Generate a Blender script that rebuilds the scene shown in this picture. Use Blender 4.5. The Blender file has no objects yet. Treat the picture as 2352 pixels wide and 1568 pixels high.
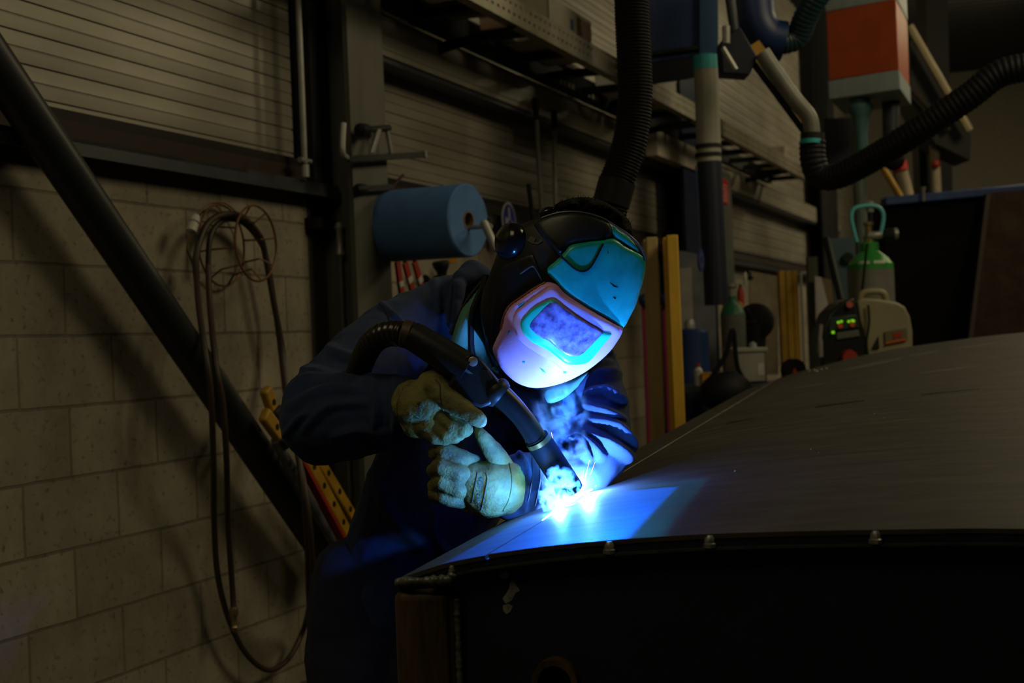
import bpy, bmesh, math, random
from mathutils import Vector, Matrix, noise
from mathutils.bvhtree import BVHTree
random.seed(7)
PI = math.pi
SC = bpy.context.scene
COL = SC.collection
V = Vector
# ------------------------------------------------------------------ camera and measuring frame
FPX, ROLL, EYE = 3200.0, 0.04, 1.2
CR, SR = math.cos(ROLL), math.sin(ROLL)
def ray(px, py):
    u, v = px - 1176.0, py - 784.0
    return ((u * CR - v * SR) / FPX, 1.0, (-u * SR - v * CR) / FPX)
def P(px, py, Y):
    r = ray(px, py)
    return V((r[0] * Y, Y, EYE + r[2] * Y))
def proj(p):
    a, b = p[0] / p[1] * FPX, (p[2] - EYE) / p[1] * FPX
    return (1176 + a * CR - b * SR, 784 - a * SR - b * CR)
cam = bpy.data.cameras.new('camera')
camo = bpy.data.objects.new('camera', cam); COL.objects.link(camo)
camo.matrix_world = Matrix(((CR, SR, 0, 0), (0, 0, -1, 0), (-SR, CR, 0, EYE), (0, 0, 0, 1)))
cam.sensor_width = 36; cam.lens = FPX / 2352 * 36
cam.dof.use_dof = True; cam.dof.focus_distance = 2.33; cam.dof.aperture_fstop = 6.3
cam.clip_start = 0.05
SC.camera = camo
# the block wall's own frame: s along the wall, n out into the room
O_ = P(0, 831, 3.68)
_r = ray(2450, 733); WA = math.atan2(_r[0], 1)
WD = V((math.sin(WA), math.cos(WA), 0)); WN = V((math.cos(WA), -math.sin(WA), 0))
WO = V((O_[0], O_[1], 0))
def W(s, n, z):
    p = WO + WD * s + WN * n
    return V((p[0], p[1], z))
def wl(px, py, n=0.0):
    r = ray(px, py)
    on = WO.dot(WN) + n
    t = on / (r[0] * WN[0] + r[1] * WN[1])
    p = V((r[0] * t, t, 0)) - WO
    return p.dot(WD), EYE + r[2] * t
def WP(px, py, n=0.0):
    s, z = wl(px, py, n)
    return W(s, n, z)
# ------------------------------------------------------------------ materials
MATS = {}
def M(name, c, rough=.6, metal=0., var=.12, ns=9., bump=0., bs=60., coat=0., stretch=None, c2=None, spec=.5, tr=0., sheen=0., alpha=1.):
    if name in MATS: return MATS[name]
    m = bpy.data.materials.new(name); m.use_nodes = True
    nt = m.node_tree; N = nt.nodes; L = nt.links
    b = N['Principled BSDF']
    tc = N.new('ShaderNodeTexCoord'); mp = N.new('ShaderNodeMapping')
    L.new(tc.outputs['Object'], mp.inputs[0])
    if stretch: mp.inputs['Scale'].default_value = stretch
    no = N.new('ShaderNodeTexNoise'); no.inputs['Scale'].default_value = ns; no.inputs['Detail'].default_value = 6; no.inputs['Roughness'].default_value = .62
    L.new(mp.outputs[0], no.inputs['Vector'])
    rp = N.new('ShaderNodeValToRGB'); e = rp.color_ramp.elements
    e[0].position = .33; e[1].position = .68
    lo = [max(0, x * (1 - var)) for x in c]
    hi = [min(1, x * (1 + var)) for x in c] if c2 is None else list(c2)
    e[0].color = (*lo, 1); e[1].color = (*hi, 1)
    L.new(no.outputs['Fac'], rp.inputs[0]); L.new(rp.outputs[0], b.inputs['Base Color'])
    b.inputs['Roughness'].default_value = rough; b.inputs['Metallic'].default_value = metal
    b.inputs['Specular IOR Level'].default_value = spec
    if coat: b.inputs['Coat Weight'].default_value = coat; b.inputs['Coat Roughness'].default_value = .12
    if tr: b.inputs['Transmission Weight'].default_value = tr
    if sheen: b.inputs['Sheen Weight'].default_value = sheen; b.inputs['Sheen Roughness'].default_value = .6
    if bump:
        n2 = N.new('ShaderNodeTexNoise'); n2.inputs['Scale'].default_value = bs; n2.inputs['Detail'].default_value = 5
        L.new(mp.outputs[0], n2.inputs['Vector'])
        bp = N.new('ShaderNodeBump'); bp.inputs['Strength'].default_value = bump; bp.inputs['Distance'].default_value = .01
        L.new(n2.outputs['Fac'], bp.inputs['Height']); L.new(bp.outputs[0], b.inputs['Normal'])
    MATS[name] = m
    return m
def emis(name, c, st, tp=0.):
    if name in MATS: return MATS[name]
    m = bpy.data.materials.new(name); m.use_nodes = True
    nt = m.node_tree; N = nt.nodes; N.clear()
    o = N.new('ShaderNodeOutputMaterial'); e = N.new('ShaderNodeEmission')
    e.inputs[0].default_value = (*c, 1); e.inputs[1].default_value = st
    if tp:
        a = N.new('ShaderNodeAddShader'); t = N.new('ShaderNodeBsdfTransparent')
        nt.links.new(e.outputs[0], a.inputs[0]); nt.links.new(t.outputs[0], a.inputs[1]); nt.links.new(a.outputs[0], o.inputs[0])
    else: nt.links.new(e.outputs[0], o.inputs[0])
    MATS[name] = m
    return m
# ------------------------------------------------------------------ mesh builder
LOC = {}
class MB:
    def __init__(s): s.v = []; s.f = []
    def add(s, vs, fs):
        k = len(s.v); s.v += [V(p) for p in vs]; s.f += [tuple(i + k for i in q) for q in fs]; return s
    def box8(s, c):
        return s.add(c, [(0,3,2,1),(4,5,6,7),(0,1,5,4),(1,2,6,5),(2,3,7,6),(3,0,4,7)])
    def boxv(s, o, a, b, c):                     # corner + three edge vectors
        o, a, b, c = V(o), V(a), V(b), V(c)
        if a.cross(b).dot(c) < 0: o = o + a; a = -a
        return s.box8([o, o+a, o+a+b, o+b, o+c, o+a+c, o+a+b+c, o+b+c])
    def box(s, c, sx, sy, sz, yaw=0.):            # base centre
        ca, sa = math.cos(yaw), math.sin(yaw)
        a, b = V((ca*sx, sa*sx, 0)), V((-sa*sy, ca*sy, 0))
        return s.boxv(V(c) - a/2 - b/2, a, b, V((0, 0, sz)))
    def wbox(s, s0, s1, n0, n1, z0, z1):
        return s.box8([W(s0,n1,z0), W(s1,n1,z0), W(s1,n0,z0), W(s0,n0,z0), W(s0,n1,z1), W(s1,n1,z1), W(s1,n0,z1), W(s0,n0,z1)])
    def tube(s, pts, r, n=12, cap=True, closed=False):
        pts = [V(p) for p in pts]; k = len(pts)
        rs = r if isinstance(r, (list, tuple)) else [r] * k
        base = len(s.v); prev = None; vs = []
        for i, p in enumerate(pts):
            if closed: t = pts[(i+1) % k] - pts[i-1]
            else: t = pts[min(i+1, k-1)] - pts[max(i-1, 0)]
            t.normalize()
            if prev is None:
                a = V((0, 0, 1)) if abs(t.z) < .9 else V((1, 0, 0))
                x = t.cross(a).normalized()
            else:
                x = (prev - t * prev.dot(t)).normalized()
            prev = x; y = t.cross(x)
            for j in range(n):
                q = 2 * PI * j / n
                vs.append(p + (x * math.cos(q) + y * math.sin(q)) * rs[i])
        fs = []
        for i in range(k if closed else k - 1):
            for j in range(n):
                a, b = i*n + j, i*n + (j+1) % n
                c, d = ((i+1) % k)*n + (j+1) % n, ((i+1) % k)*n + j
                fs.append((a, b, c, d))
        if cap and not closed:
            fs.append(tuple(range(n-1, -1, -1))); fs.append(tuple((k-1)*n + j for j in range(n)))
        return s.add(vs, fs)
    def lathe(s, o, ax, prof, n=24, a0=0., a1=2*PI):
        o, ax = V(o), V(ax).normalized()
        h = V((0, 0, 1)) if abs(ax.z) < .9 else V((0, 1, 0))
        x = ax.cross(h).normalized(); y = ax.cross(x)
        full = abs(a1 - a0 - 2*PI) < 1e-6
        m = n if full else n + 1
        vs = []
        for hh, rr in prof:
            for j in range(m):
                q = a0 + (a1 - a0) * j / n
                vs.append(o + ax*hh + (x*math.cos(q) + y*math.sin(q)) * max(rr, 1e-5))
        fs = []
        for i in range(len(prof)-1):
            for j in range(n):
                fs.append((i*m + j, i*m + (j+1) % m, (i+1)*m + (j+1) % m, (i+1)*m + j))
        if full:
            fs.append(tuple(range(m-1, -1, -1))); fs.append(tuple((len(prof)-1)*m + j for j in range(m)))
        return s.add(vs, fs)
    def prism(s, pts, vec):
        pts = [V(p) for p in pts]; k = len(pts); vec = V(vec)
        fs = [tuple(range(k-1, -1, -1)), tuple(range(k, 2*k))]
        fs += [(i, (i+1) % k, k + (i+1) % k, k + i) for i in range(k)]
        return s.add(pts + [p + vec for p in pts], fs)
    def ball(s, c, r, sx=None, n=16, m=10):
        c = V(c); ax = sx or (V((r,0,0)), V((0,r,0)), V((0,0,r)))
        vs = []; fs = []
        for i in range(1, m):
            t = PI * i / m
            for j in range(n):
                q = 2*PI*j/n
                vs.append(c + ax[0]*math.sin(t)*math.cos(q) + ax[1]*math.sin(t)*math.sin(q) + ax[2]*math.cos(t))
        vs += [c + ax[2], c - ax[2]]; T = len(vs)-2
        for i in range(m-2):
            for j in range(n): fs.append((i*n+j, (i+1)*n+j, (i+1)*n+(j+1)%n, i*n+(j+1)%n))
        for j in range(n):
            fs.append((T, j, (j+1)%n)); fs.append((T+1, (m-2)*n+(j+1)%n, (m-2)*n+j))
        return s.add(vs, fs)
    def grid(s, rows):
        k = len(rows[0]); vs = [p for r in rows for p in r]
        fs = [(i*k+j, i*k+j+1, (i+1)*k+j+1, (i+1)*k+j) for i in range(len(rows)-1) for j in range(k-1)]
        return s.add(vs, fs)
    def mesh(s, name='m', fix=True):
        me = bpy.data.meshes.new(name); me.from_pydata([tuple(p) for p in s.v], [], s.f); me.update()
        if fix:
            bm = bmesh.new(); bm.from_mesh(me); bmesh.ops.recalc_face_normals(bm, faces=bm.faces[:]); bm.to_mesh(me); bm.free()
        return me
    def build(s, name, mat, parent=None, bevel=0., ang=38, fix=True, frame=False, seg=2):
        return place(s.mesh(name, fix), name, mat, parent, bevel, ang, frame, seg)
def place(me, name, mat, parent=None, bevel=0., ang=38, frame=False, seg=2):
    me.name = name
    o = bpy.data.objects.new(name, me); COL.objects.link(o)
    if parent is not None:
        org = LOC[parent.name]; o.parent = parent
    elif frame: org = WO.copy()
    else:
        xs = [v.co for v in me.vertices]
        org = V(((min(p.x for p in xs)+max(p.x for p in xs))/2, (min(p.y for p in xs)+max(p.y for p in xs))/2, min(p.z for p in xs)))
        o.location = org
    if frame:
        R = Matrix.Rotation(PI/2 - WA, 4, 'Z'); o.matrix_world = Matrix.Translation(org) @ R
        me.transform(R.inverted() @ Matrix.Translation(-org))
    else: me.transform(Matrix.Translation(-org))
    LOC[o.name] = org
    if mat: me.materials.append(mat)
    if ang:
        me.shade_smooth() if hasattr(me, 'shade_smooth') else [setattr(p, 'use_smooth', True) for p in me.polygons]
        if ang < 180: me.set_sharp_from_angle(angle=math.radians(ang))
    if bevel:
        b = o.modifiers.new('bevel', 'BEVEL'); b.width = bevel; b.segments = seg; b.limit_method = 'ANGLE'; b.angle_limit = math.radians(40)
    return o
def tag(o, label, cat, group=None, kind=None):
    o['label'] = label; o['category'] = cat
    if group: o['group'] = group
    if kind: o['kind'] = kind
    return o
def thing(name, label, cat, loc, group=None):
    o = bpy.data.objects.new(name, None); COL.objects.link(o); o.location = V(loc); o.empty_display_size = .05
    LOC[o.name] = V(loc)
    return tag(o, label, cat, group)
def struct(o): o['kind'] = 'structure'; return o
def spl(pts, n=8, closed=False):                   # Catmull-Rom through points (any dimension)
    pts = [V(p) for p in pts]; k = len(pts); out = []
    for i in range(k if closed else k-1):
        if closed: a, b, c, d = pts[i-1], pts[i], pts[(i+1)%k], pts[(i+2)%k]
        else: a, b, c, d = pts[max(i-1,0)], pts[i], pts[i+1], pts[min(i+2,k-1)]
        for j in range(n):
            t = j/n
            out.append(.5*((2*b) + (c-a)*t + (2*a-5*b+4*c-d)*t*t + (3*b-a-3*c+d)*t*t*t))
    if not closed: out.append(pts[-1])
    return out
def lerpt(tab, x):
    if x <= tab[0][0]:
        a, b = tab[0], tab[1]
    elif x >= tab[-1][0]:
        a, b = tab[-2], tab[-1]
    else:
        for a, b in zip(tab, tab[1:]):
            if a[0] <= x <= b[0]: break
    return a[1] + (b[1]-a[1])*(x-a[0])/(b[0]-a[0])
# ------------------------------------------------------------------ common materials
m_black = M('black_painted_steel', (.012,.013,.014), .6, spec=.3)
m_dsteel = M('dark_blue_grey_steel', (.035,.04,.05), .5, var=.25, bump=.05)
m_grey = M('grey_painted_steel', (.11,.115,.1), .6, var=.2)
m_galv = M('galvanised_metal', (.33,.33,.31), .45, .4, var=.2)
m_rubber = M('black_rubber', (.008,.009,.010), .6, spec=.3)
m_rust = M('rusty_steel', (.055,.027,.013), .8, var=.4, c2=(.022,.015,.011))
m_blue = M('dark_blue_paint', (.008,.03,.12), .45)
m_yel = M('yellow_paint', (.5,.28,.02), .5, var=.25)
m_red = M('red_paint', (.38,.03,.015), .5)
m_white = M('off_white_plastic', (.55,.54,.5), .5)
m_beige = M('beige_board', (.42,.34,.24), .7, var=.2)
m_olive = M('olive_plastic', (.2,.2,.06), .6)
# block wall
def wallmat():
    m = bpy.data.materials.new('concrete_block'); m.use_nodes = True
    nt = m.node_tree; N = nt.nodes; L = nt.links; b = N['Principled BSDF']
    tc = N.new('ShaderNodeTexCoord'); sp = N.new('ShaderNodeSeparateXYZ'); L.new(tc.outputs['Object'], sp.inputs[0])
    ax = N.new('ShaderNodeMath'); ax.operation = 'SUBTRACT'; ax.inputs[1].default_value = .07 - 8.0
    az = N.new('ShaderNodeMath'); az.operation = 'SUBTRACT'; az.inputs[1].default_value = .07 - .8
    L.new(sp.outputs[0], ax.inputs[0]); L.new(sp.outputs[2], az.inputs[0])
    cb = N.new('ShaderNodeCombineXYZ'); L.new(ax.outputs[0], cb.inputs[0]); L.new(az.outputs[0], cb.inputs[1])
    # slightly wavering joints
    nz = N.new('ShaderNodeTexNoise'); nz.inputs['Scale'].default_value = 7; L.new(cb.outputs[0], nz.inputs['Vector'])
    mx = N.new('ShaderNodeVectorMath'); mx.operation = 'MULTIPLY_ADD'; mx.inputs[1].default_value = (.008,.008,0)
    L.new(nz.outputs['Color'], mx.inputs[0]); L.new(cb.outputs[0], mx.inputs[2])
    br = N.new('ShaderNodeTexBrick'); br.offset = .5; br.offset_frequency = 2; br.squash = 1
    br.inputs['Scale'].default_value = 1; br.inputs['Brick Width'].default_value = .4; br.inputs['Row Height'].default_value = .2
    br.inputs['Mortar Size'].default_value = .0055; br.inputs['Mortar Smooth'].default_value = .35
    br.inputs['Color1'].default_value = (.36,.315,.235,1); br.inputs['Color2'].default_value = (.29,.255,.19,1); br.inputs['Mortar'].default_value = (.2,.175,.13,1)
    L.new(mx.outputs[0], br.inputs['Vector'])
    n1 = N.new('ShaderNodeTexNoise'); n1.inputs['Scale'].default_value = 3.5; n1.inputs['Detail'].default_value = 8; n1.inputs['Roughness'].default_value = .7
    L.new(tc.outputs['Object'], n1.inputs['Vector'])
    r1 = N.new('ShaderNodeMapRange'); r1.inputs[1].default_value = .3; r1.inputs[2].default_value = .7; r1.inputs[3].default_value = .62; r1.inputs[4].default_value = 1.15
    L.new(n1.outputs['Fac'], r1.inputs[0])
    n2 = N.new('ShaderNodeTexNoise'); n2.inputs['Scale'].default_value = 46; n2.inputs['Detail'].default_value = 4; L.new(tc.outputs['Object'], n2.inputs['Vector'])
    r2 = N.new('ShaderNodeMapRange'); r2.inputs[1].default_value = .28; r2.inputs[2].default_value = .42; r2.inputs[3].default_value = .5; r2.inputs[4].default_value = 1.
    L.new(n2.outputs['Fac'], r2.inputs[0])
    mu = N.new('ShaderNodeMath'); mu.operation = 'MULTIPLY'; L.new(r1.outputs[0], mu.inputs[0]); L.new(r2.outputs[0], mu.inputs[1])
    mc = N.new('ShaderNodeVectorMath'); mc.operation = 'SCALE'; L.new(br.outputs['Color'], mc.inputs[0]); L.new(mu.outputs[0], mc.inputs['Scale'])
    L.new(mc.outputs[0], b.inputs['Base Color']); b.inputs['Roughness'].default_value = .9
    iv = N.new('ShaderNodeMath'); iv.operation = 'MULTIPLY_ADD'; iv.inputs[1].default_value = -1.; L.new(br.outputs['Fac'], iv.inputs[0])
    n3 = N.new('ShaderNodeMath'); n3.operation = 'MULTIPLY'; n3.inputs[1].default_value = .5; L.new(r2.outputs[0], n3.inputs[0]); L.new(n3.outputs[0], iv.inputs[2])
    bp = N.new('ShaderNodeBump'); bp.inputs['Strength'].default_value = .6; bp.inputs['Distance'].default_value = .006
    L.new(iv.outputs[0], bp.inputs['Height']); L.new(bp.outputs[0], b.inputs['Normal'])
    return m
m_block = wallmat()
m_clad = M('grey_cladding_panel', (.3,.275,.225), .42, .25, var=.26, ns=1.6, stretch=(.6,1,2.))
m_conc = M('dark_concrete', (.1,.09,.075), .85, var=.3, bump=.2)
S0, S1, CEIL = -3.2, 17.5, 4.75
struct(MB().wbox(S0, S1, -.2, 0, 0, 1.8).build('wall_left', m_block, frame=True))
# floor, ceiling, far wall
c0, c1, c2, c3 = W(S0,-.2,0), W(S1+.6,-.2,0), W(S1+.6,9.5,0), W(S0,9.5,0)
struct(MB().boxv(c0 - V((0,0,.1)), c1-c0, c3-c0, V((0,0,.1))).build('floor', m_conc))
rb = MB(); k = 0
rows = []
d = (c1-c0).normalized(); Ltot = (c1-c0).length
prof = [(0,0),(.06,0),(.1,.045),(.16,.045),(.2,0)]
x = 0.
pr = []
while x < Ltot:
    for a, h in prof[:-1]: pr.append((x+a, h))
    x += .2
e = (c3-c0)
rb.grid([[c0 + d*a + V((0,0,CEIL-h)) for a, h in pr], [c0 + d*a + e + V((0,0,CEIL-h)) for a, h in pr]])
struct(rb.build('ceiling', M('dark_roof_sheet', (.03,.032,.03), .6), fix=False, ang=10))
def clad(s0, s1, z0, z1, n, name, pitch=.0875, ref=1.922):
    prs = [(n-.012, z0)]; k = math.floor((z0-ref)/pitch)
    z = ref + k*pitch
    while z < z1:
        for dz, dn in ((-.003,0),(-.0015,-.006),(.002,-.006),(.004,0),(.02,.0004),(.041,.0004),(.0432,-.002),(.0450,-.002),(.047,.001),(.051,.0006),(.075,.0002)):
            if z0 < z+dz < z1: prs.append((n+dn, z+dz))
        z += pitch
    prs.append((n-.012, z1))
    b = MB(); k = len(prs)
    ring = prs + [(n-.08, z1), (n-.08, z0)]
    K = len(ring)
    b.add([W(s0,a,z) for a,z in ring] + [W(s1,a,z) for a,z in ring], [(i,(i+1)%K,K+(i+1)%K,K+i) for i in range(K)] + [tuple(range(K-1,-1,-1)), tuple(range(K,2*K))])
    return struct(b.build(name, m_clad, frame=True, ang=20))
clad(S0, 1.56, 1.895, CEIL, .0, 'wall_cladding_left')
clad(2.1, 7.5, 1.87, CEIL, .0, 'wall_cladding_middle')
clad(7.7, 14.4, 1.87, CEIL, .0, 'wall_cladding_right')
clad(14.5, S1, 1.87, CEIL, .0, 'wall_cladding_back')
# far wall across the hall
fw = MB(); a = W(S1, -.2, 0); fw.boxv(a, WN*9.7, WD*.2, V((0,0,CEIL)))
struct(fw.build('wall_back', M('plain_far_wall', (.26,.235,.175), .8, var=.06)))
# sills: rusty timber gap and steel angle
for i, (s0, s1) in enumerate(((S0, 1.74), (2.05, 7.6), (7.7, 14.4), (14.5, S1))):
    struct(MB().wbox(s0, s1, -.06, .03, 1.8, 1.9).build('trim_%d' % (i+1), m_rust, frame=True))
    b = MB().wbox(s0, s1, 0, .085, 1.8, 1.812).wbox(s0, s1, .075, .085, 1.765, 1.812).wbox(s0, s1, .0, .03, 1.872, 1.9)
    struct(b.build('trim_%d' % (i+5), m_dsteel, frame=True))
# steel columns (H sections)
def hcol(s0, s1, n0, n1, name, mat, mat2=None):
    t = .02; b = MB()
    b.wbox(s0, s1, n1-t, n1, 0, CEIL).wbox(s0, s1, n0, n0+t, 0, CEIL).wbox((s0+s1)/2-.008, (s0+s1)/2+.008, n0+t, n1-t, 0, CEIL)
    return struct(b.build(name, mat, frame=True))
m_col = M('grey_column_paint', (.085,.083,.065), .6, var=.3, ns=5, stretch=(1,1,.3), bump=.04)
sc0, _ = wl(806, 300, .2); sc1, _ = wl(886, 300, .2)
hcol(sc0, sc1, -.02, .2, 'wall_column_front', m_col)
sd0, _ = wl(1578, 600, .2); sd1, _ = wl(1645, 600, .2)
hcol(sd0, sd1, -.02, .2, 'wall_column_middle', M('blue_column_paint', (.012,.02,.06), .5))
se0, _ = wl(1890, 500, .2); se1, _ = wl(1925, 500, .2)
hcol(se0, se1, -.02, .2, 'wall_column_rear', m_black)
# black strip left of the front column and dark strip on its right
struct(MB().wbox(1.6, 1.72, -.02, .06, 1.8, CEIL).build('trim_9', m_black, frame=True))
struct(MB().wbox(sc1+.01, sc1+.1, .0, .14, 1.3, CEIL).build('trim_10', m_black, frame=True))
# concrete kerb plate on column 3, grey plate with red sign beside the middle column
t = thing('column_guard', 'grey steel strip standing on the right of the blue column', 'post', WP(1676, 700, .25))
MB().wbox(wl(1657,500,.25)[0], wl(1682,500,.25)[0], .23, .25, 0, wl(1663,395,.25)[1]).build('plate', m_grey, t, bevel=.003)
t = thing('warning_sign', 'small red sign on the grey strip beside the blue column', 'sign', WP(1663, 470, .255))
a, zt = wl(1654,408,.255); b_, zb = wl(1672,470,.255)
MB().wbox(a, b_, .255, .26, zb, zt).build('board', M('red_sign', (.6,.03,.03), .5), t)
for k in range(5):
    q = zb + (zt-zb)*(.12+.15*k); w = .15 + .1*((k*7)%3)
    MB().wbox(a+(b_-a)*w, b_-(b_-a)*.18, .26, .261, q, q+(zt-zb)*.04).build('white_stroke', m_white, t)
# wall ledge (ribbed girt) at 2.3-2.5 m with the cable tray shelf above it
clad(sc1+.06, 14.2, 2.36, 2.53, .13, 'trim_11', pitch=.06)
struct(MB().wbox(sc1+.06, 14.2, 0, .12, 2.34, 2.36).build('trim_12', m_dsteel, frame=True))
struct(MB().wbox(wl(1500,250,.2)[0], wl(1600,330,.2)[0], .14, .22, 2.36, 2.52).build('trim_13', M('pale_girt_face', (.5,.44,.36), .6), frame=True))
# ------------------------------------------------------------------ perforated shelf
ss0, ss1 = 1.15, 9.75
shelf = thing('storage_shelf', 'long perforated steel shelf rack high on the wall', 'shelf', W(ss0, .3, 2.55))
def perf_rail(n, mat, name, holes=True):
    # front face of the rail as a strip with real square slots
    b = MB(); z0, z1 = 2.545, 2.65; t = .004
    if holes:
        zs = [z0, z0+.03, z0+.042, z0+.072, z0+.084, z1]
        p = .06; s = ss0
        b.wbox(ss0, ss1, n-t, n, zs[0], zs[1]); b.wbox(ss0, ss1, n-t, n, zs[2], zs[3]); b.wbox(ss0, ss1, n-t, n, zs[4], zs[5])
        while s < ss1:
            b.wbox(s, s+.036, n-t, n, zs[1], zs[2]); b.wbox(s+.02, s+.056, n-t, n, zs[3], zs[4]); s += p
    else: b.wbox(ss0, ss1, n-t, n, z0, z1)
    b.wbox(ss0, ss1, n-.05, n, z0-.004, z0)
    return b.build(name, mat, shelf)
perf_rail(.5, M('beige_slotted_angle', (.3,.275,.2), .5, .3, var=.2), 'front_rail')
perf_rail(.18, m_black, 'back_rail', False)
s = ss0 + .12
while s < ss1:
    MB().wbox(s, s+.05, .18, .495, 2.548, 2.585).build('cross_bar', m_black, shelf); s += .52
for s in (2.6, 5.6, 8.8):
    MB().prism([W(s,.02,2.5),W(s,.5,2.54),W(s,.46,2.515),W(s,.02,2.44)], WD*.012).build('bracket', m_black, shelf)
# things lying on the shelf
def shelfbox(px, n, w, dn, h, mat, label, cat='box', name='storage_box', open_=False, extra=None):
    s, _ = wl(px, 60, n); z = 2.587
    t = thing(name, label, cat, W(s+w/2, n, z), 'boxes on the wall shelf')
    b = MB()
    if open_:
        e = .008
        b.wbox(s, s+w, n-dn, n, z, z+.01).wbox(s, s+w, n-e, n, z, z+h).wbox(s, s+w, n-dn, n-dn+e, z, z+h).wbox(s, s+e, n-dn, n, z, z+h).wbox(s+w-e, s+w, n-dn, n, z, z+h)
        b.build('tray', mat, t)
    else:
        b.wbox(s, s+w, n-dn, n, z, z+h).build('carton', mat, t, bevel=.004)
        MB().wbox(s-.003, s+w+.003, n-dn-.003, n+.003, z+h*.8, z+h+.006).build('lid', extra or mat, t, bevel=.003)
    return t, s, z
shelfbox(985, .40, .16, .2, .12, m_beige, 'beige carton at the left end of the wall shelf')
shelfbox(1046, .42, .12, .16, .16, m_white, 'white carton beside the beige one on the wall shelf')
shelfbox(1068, .40, .3, .2, .1, m_olive, 'long olive green bin on the wall shelf', open_=True)
shelfbox(1092, .475, .42, .065, .22, M('yellow_green_plastic', (.36,.33,.1), .6), 'tall yellow-green box above the slotted rail')
shelfbox(1198, .44, .18, .2, .07, M('pinkish_carton', (.42,.28,.2), .7), 'flat pinkish carton lying on the wall shelf')
tb, sb, zb = shelfbox(1262, .46, .62, .24, .2, M('pale_grey_bin', (.36,.34,.26), .6), 'large pale grey open bin with brown end on the shelf', open_=True, name='parts_bin')
MB().wbox(sb+.4, sb+.6, .46, .463, zb+.03, zb+.18).build('brown_panel', M('brown_card', (.2,.09,.03), .7), tb)
MB().wbox(sb+.3, sb+.34, .46, .463, zb+.1, zb+.15).build('blue_label', M('blue_ink', (.03,.06,.25), .6), tb)
shelfbox(1440, .4, .3, .2, .15, m_white, 'white lumpy bag on the shelf behind the black hose', name='plastic_bag', cat='bag')
shelfbox(1512, .44, .36, .2, .2, M('dim_grey_bin', (.25,.24,.2), .6), 'grey bin on the shelf left of the pale duct pipe')
shelfbox(1790, .44, .5, .2, .18, m_beige, 'upright tan carton at the far end of the wall shelf')
t, s, z = shelfbox(1222, .485, .05, .05, .05, M('orange_cap', (.7,.1,.02), .5), 'small orange cap on the wall shelf rail', name='spray_can', cat='can')
# loose bits (rods and offcuts) lying across the shelf bars
for i, (px, py, w, mt, nm, lb) in enumerate(((905,18,.24,m_beige,'wood_offcut','tan wood offcut at the left end under the shelf bars'), (935,50,.3,m_galv,'steel_offcut','bright steel offcut lying between the left shelf bars'), (1010,75,.16,m_beige,'wood_strip','long pale wood strip lying along the shelf'), (1160,105,.3,m_galv,'steel_strip','bright steel strip below the orange cap'), (1300,165,.34,M('copper_red', (.35,.12,.06), .5),'copper_pipe','reddish pipe end lying near the black hose'))):
    s, z = wl(px, py, .3)
    tag(MB().wbox(s, s+w, .26, .3, 2.59, 2.62).build(nm, mt, bevel=.004), lb, 'offcut')
# black cable trunking under the shelf with two rows of white terminals
tr_ = thing('cable_trunking', 'black cable trunking with white terminal dots under the wall shelf', 'trunking', W(4.2, .16, 2.53))
MB().wbox(2.3, 6.6, .134, .175, 2.532, 2.6).build('channel', m_black, tr_)
for px0 in (1287, 1342):
    for k in range(4):
        s, _ = wl(px0 + k*9, 203, .18)
        MB().wbox(s, s+.035, .175, .18, 2.552, 2.58).build('terminal', m_white, tr_)
# ------------------------------------------------------------------ vertical conduit and cable by the front column
c = thing('conduit_pipe', 'thin galvanised conduit with clamp left of the grey column', 'pipe', WP(702, 390, .1))
s, z = wl(700, 375, .1)
MB().tube([W(s,.1,z), W(s,.1,4.7)], .011).build('tube', m_galv, c)
MB().tube([W(s,.1,z-.05), W(s,.1,z-.005)], .016).tube([W(s-.035,.1,z+.01), W(s+.04,.1,z+.01)], .01).build('clamp', m_galv, c)
c = thing('air_drop_pipe', 'thin grey air line with bright valve on the block wall by the column', 'pipe', WP(790, 900, .08))
s, z = wl(779, 520, .08); 
MB().tube([W(s,.08,z), W(s,.08,.1)], .008).build('tube', m_grey, c)
MB().lathe(W(s,.08,wl(783,590,.08)[1]), (0,0,1), [(0,.012),(.01,.02),(.03,.013),(.1,.013),(.11,.02),(.13,.012)], 12).build('valve', m_galv, c)
MB().wbox(s-.12, s+.02, 0, .06, z-.01, z+.03).build('bracket', m_black, c)
# ------------------------------------------------------------------ diagonal brace tube
a, b_ = WP(-60, 75, .15), WP(745, 1268, .15)
br = tag(MB().tube([a + (a-b_)*.35, b_ + (b_-a)*.03], .054, 28).build('diagonal_brace', M('black_tube_paint', (.014,.017,.018), .42, bump=.03)), 'thick black diagonal steel brace tube across the block wall', 'brace')
# ------------------------------------------------------------------ hose hanger, hoses, plug
cx, cz = wl(527, 562, .06)
m_wire = M('coppery_wire', (.2,.1,.05), .5, .5, var=.3)
h = thing('hose_hanger', 'rusty wire ring hose hanger on the block wall', 'hanger', W(cx, .05, cz-.15))
def ring(cs, cz, n, ra, rb, k=40): return [W(cs + ra*math.cos(2*PI*i/k), n, cz + rb*math.sin(2*PI*i/k)) for i in range(k)]
MB().tube(ring(cx, cz, .03, .135, .135), .0038, 8, closed=True).build('back_ring', m_wire, h)
MB().tube(ring(cx+.02, cz, .15, .125, .125), .0042, 8, closed=True).build('front_ring', m_wire, h)
for k in range(8):
    q = 2*PI*k/8 + .2
    p = [W(cx+.135*math.cos(q), .03, cz+.135*math.sin(q)), W(cx+.1*math.cos(q), .06, cz+.1*math.sin(q)), W(cx+.085*math.cos(q), .13, cz+.085*math.sin(q)), W(cx+.02+.125*math.cos(q), .15, cz+.125*math.sin(q))]
    MB().tube(p, .0035, 6).build('spoke', m_wire, h)
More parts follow.
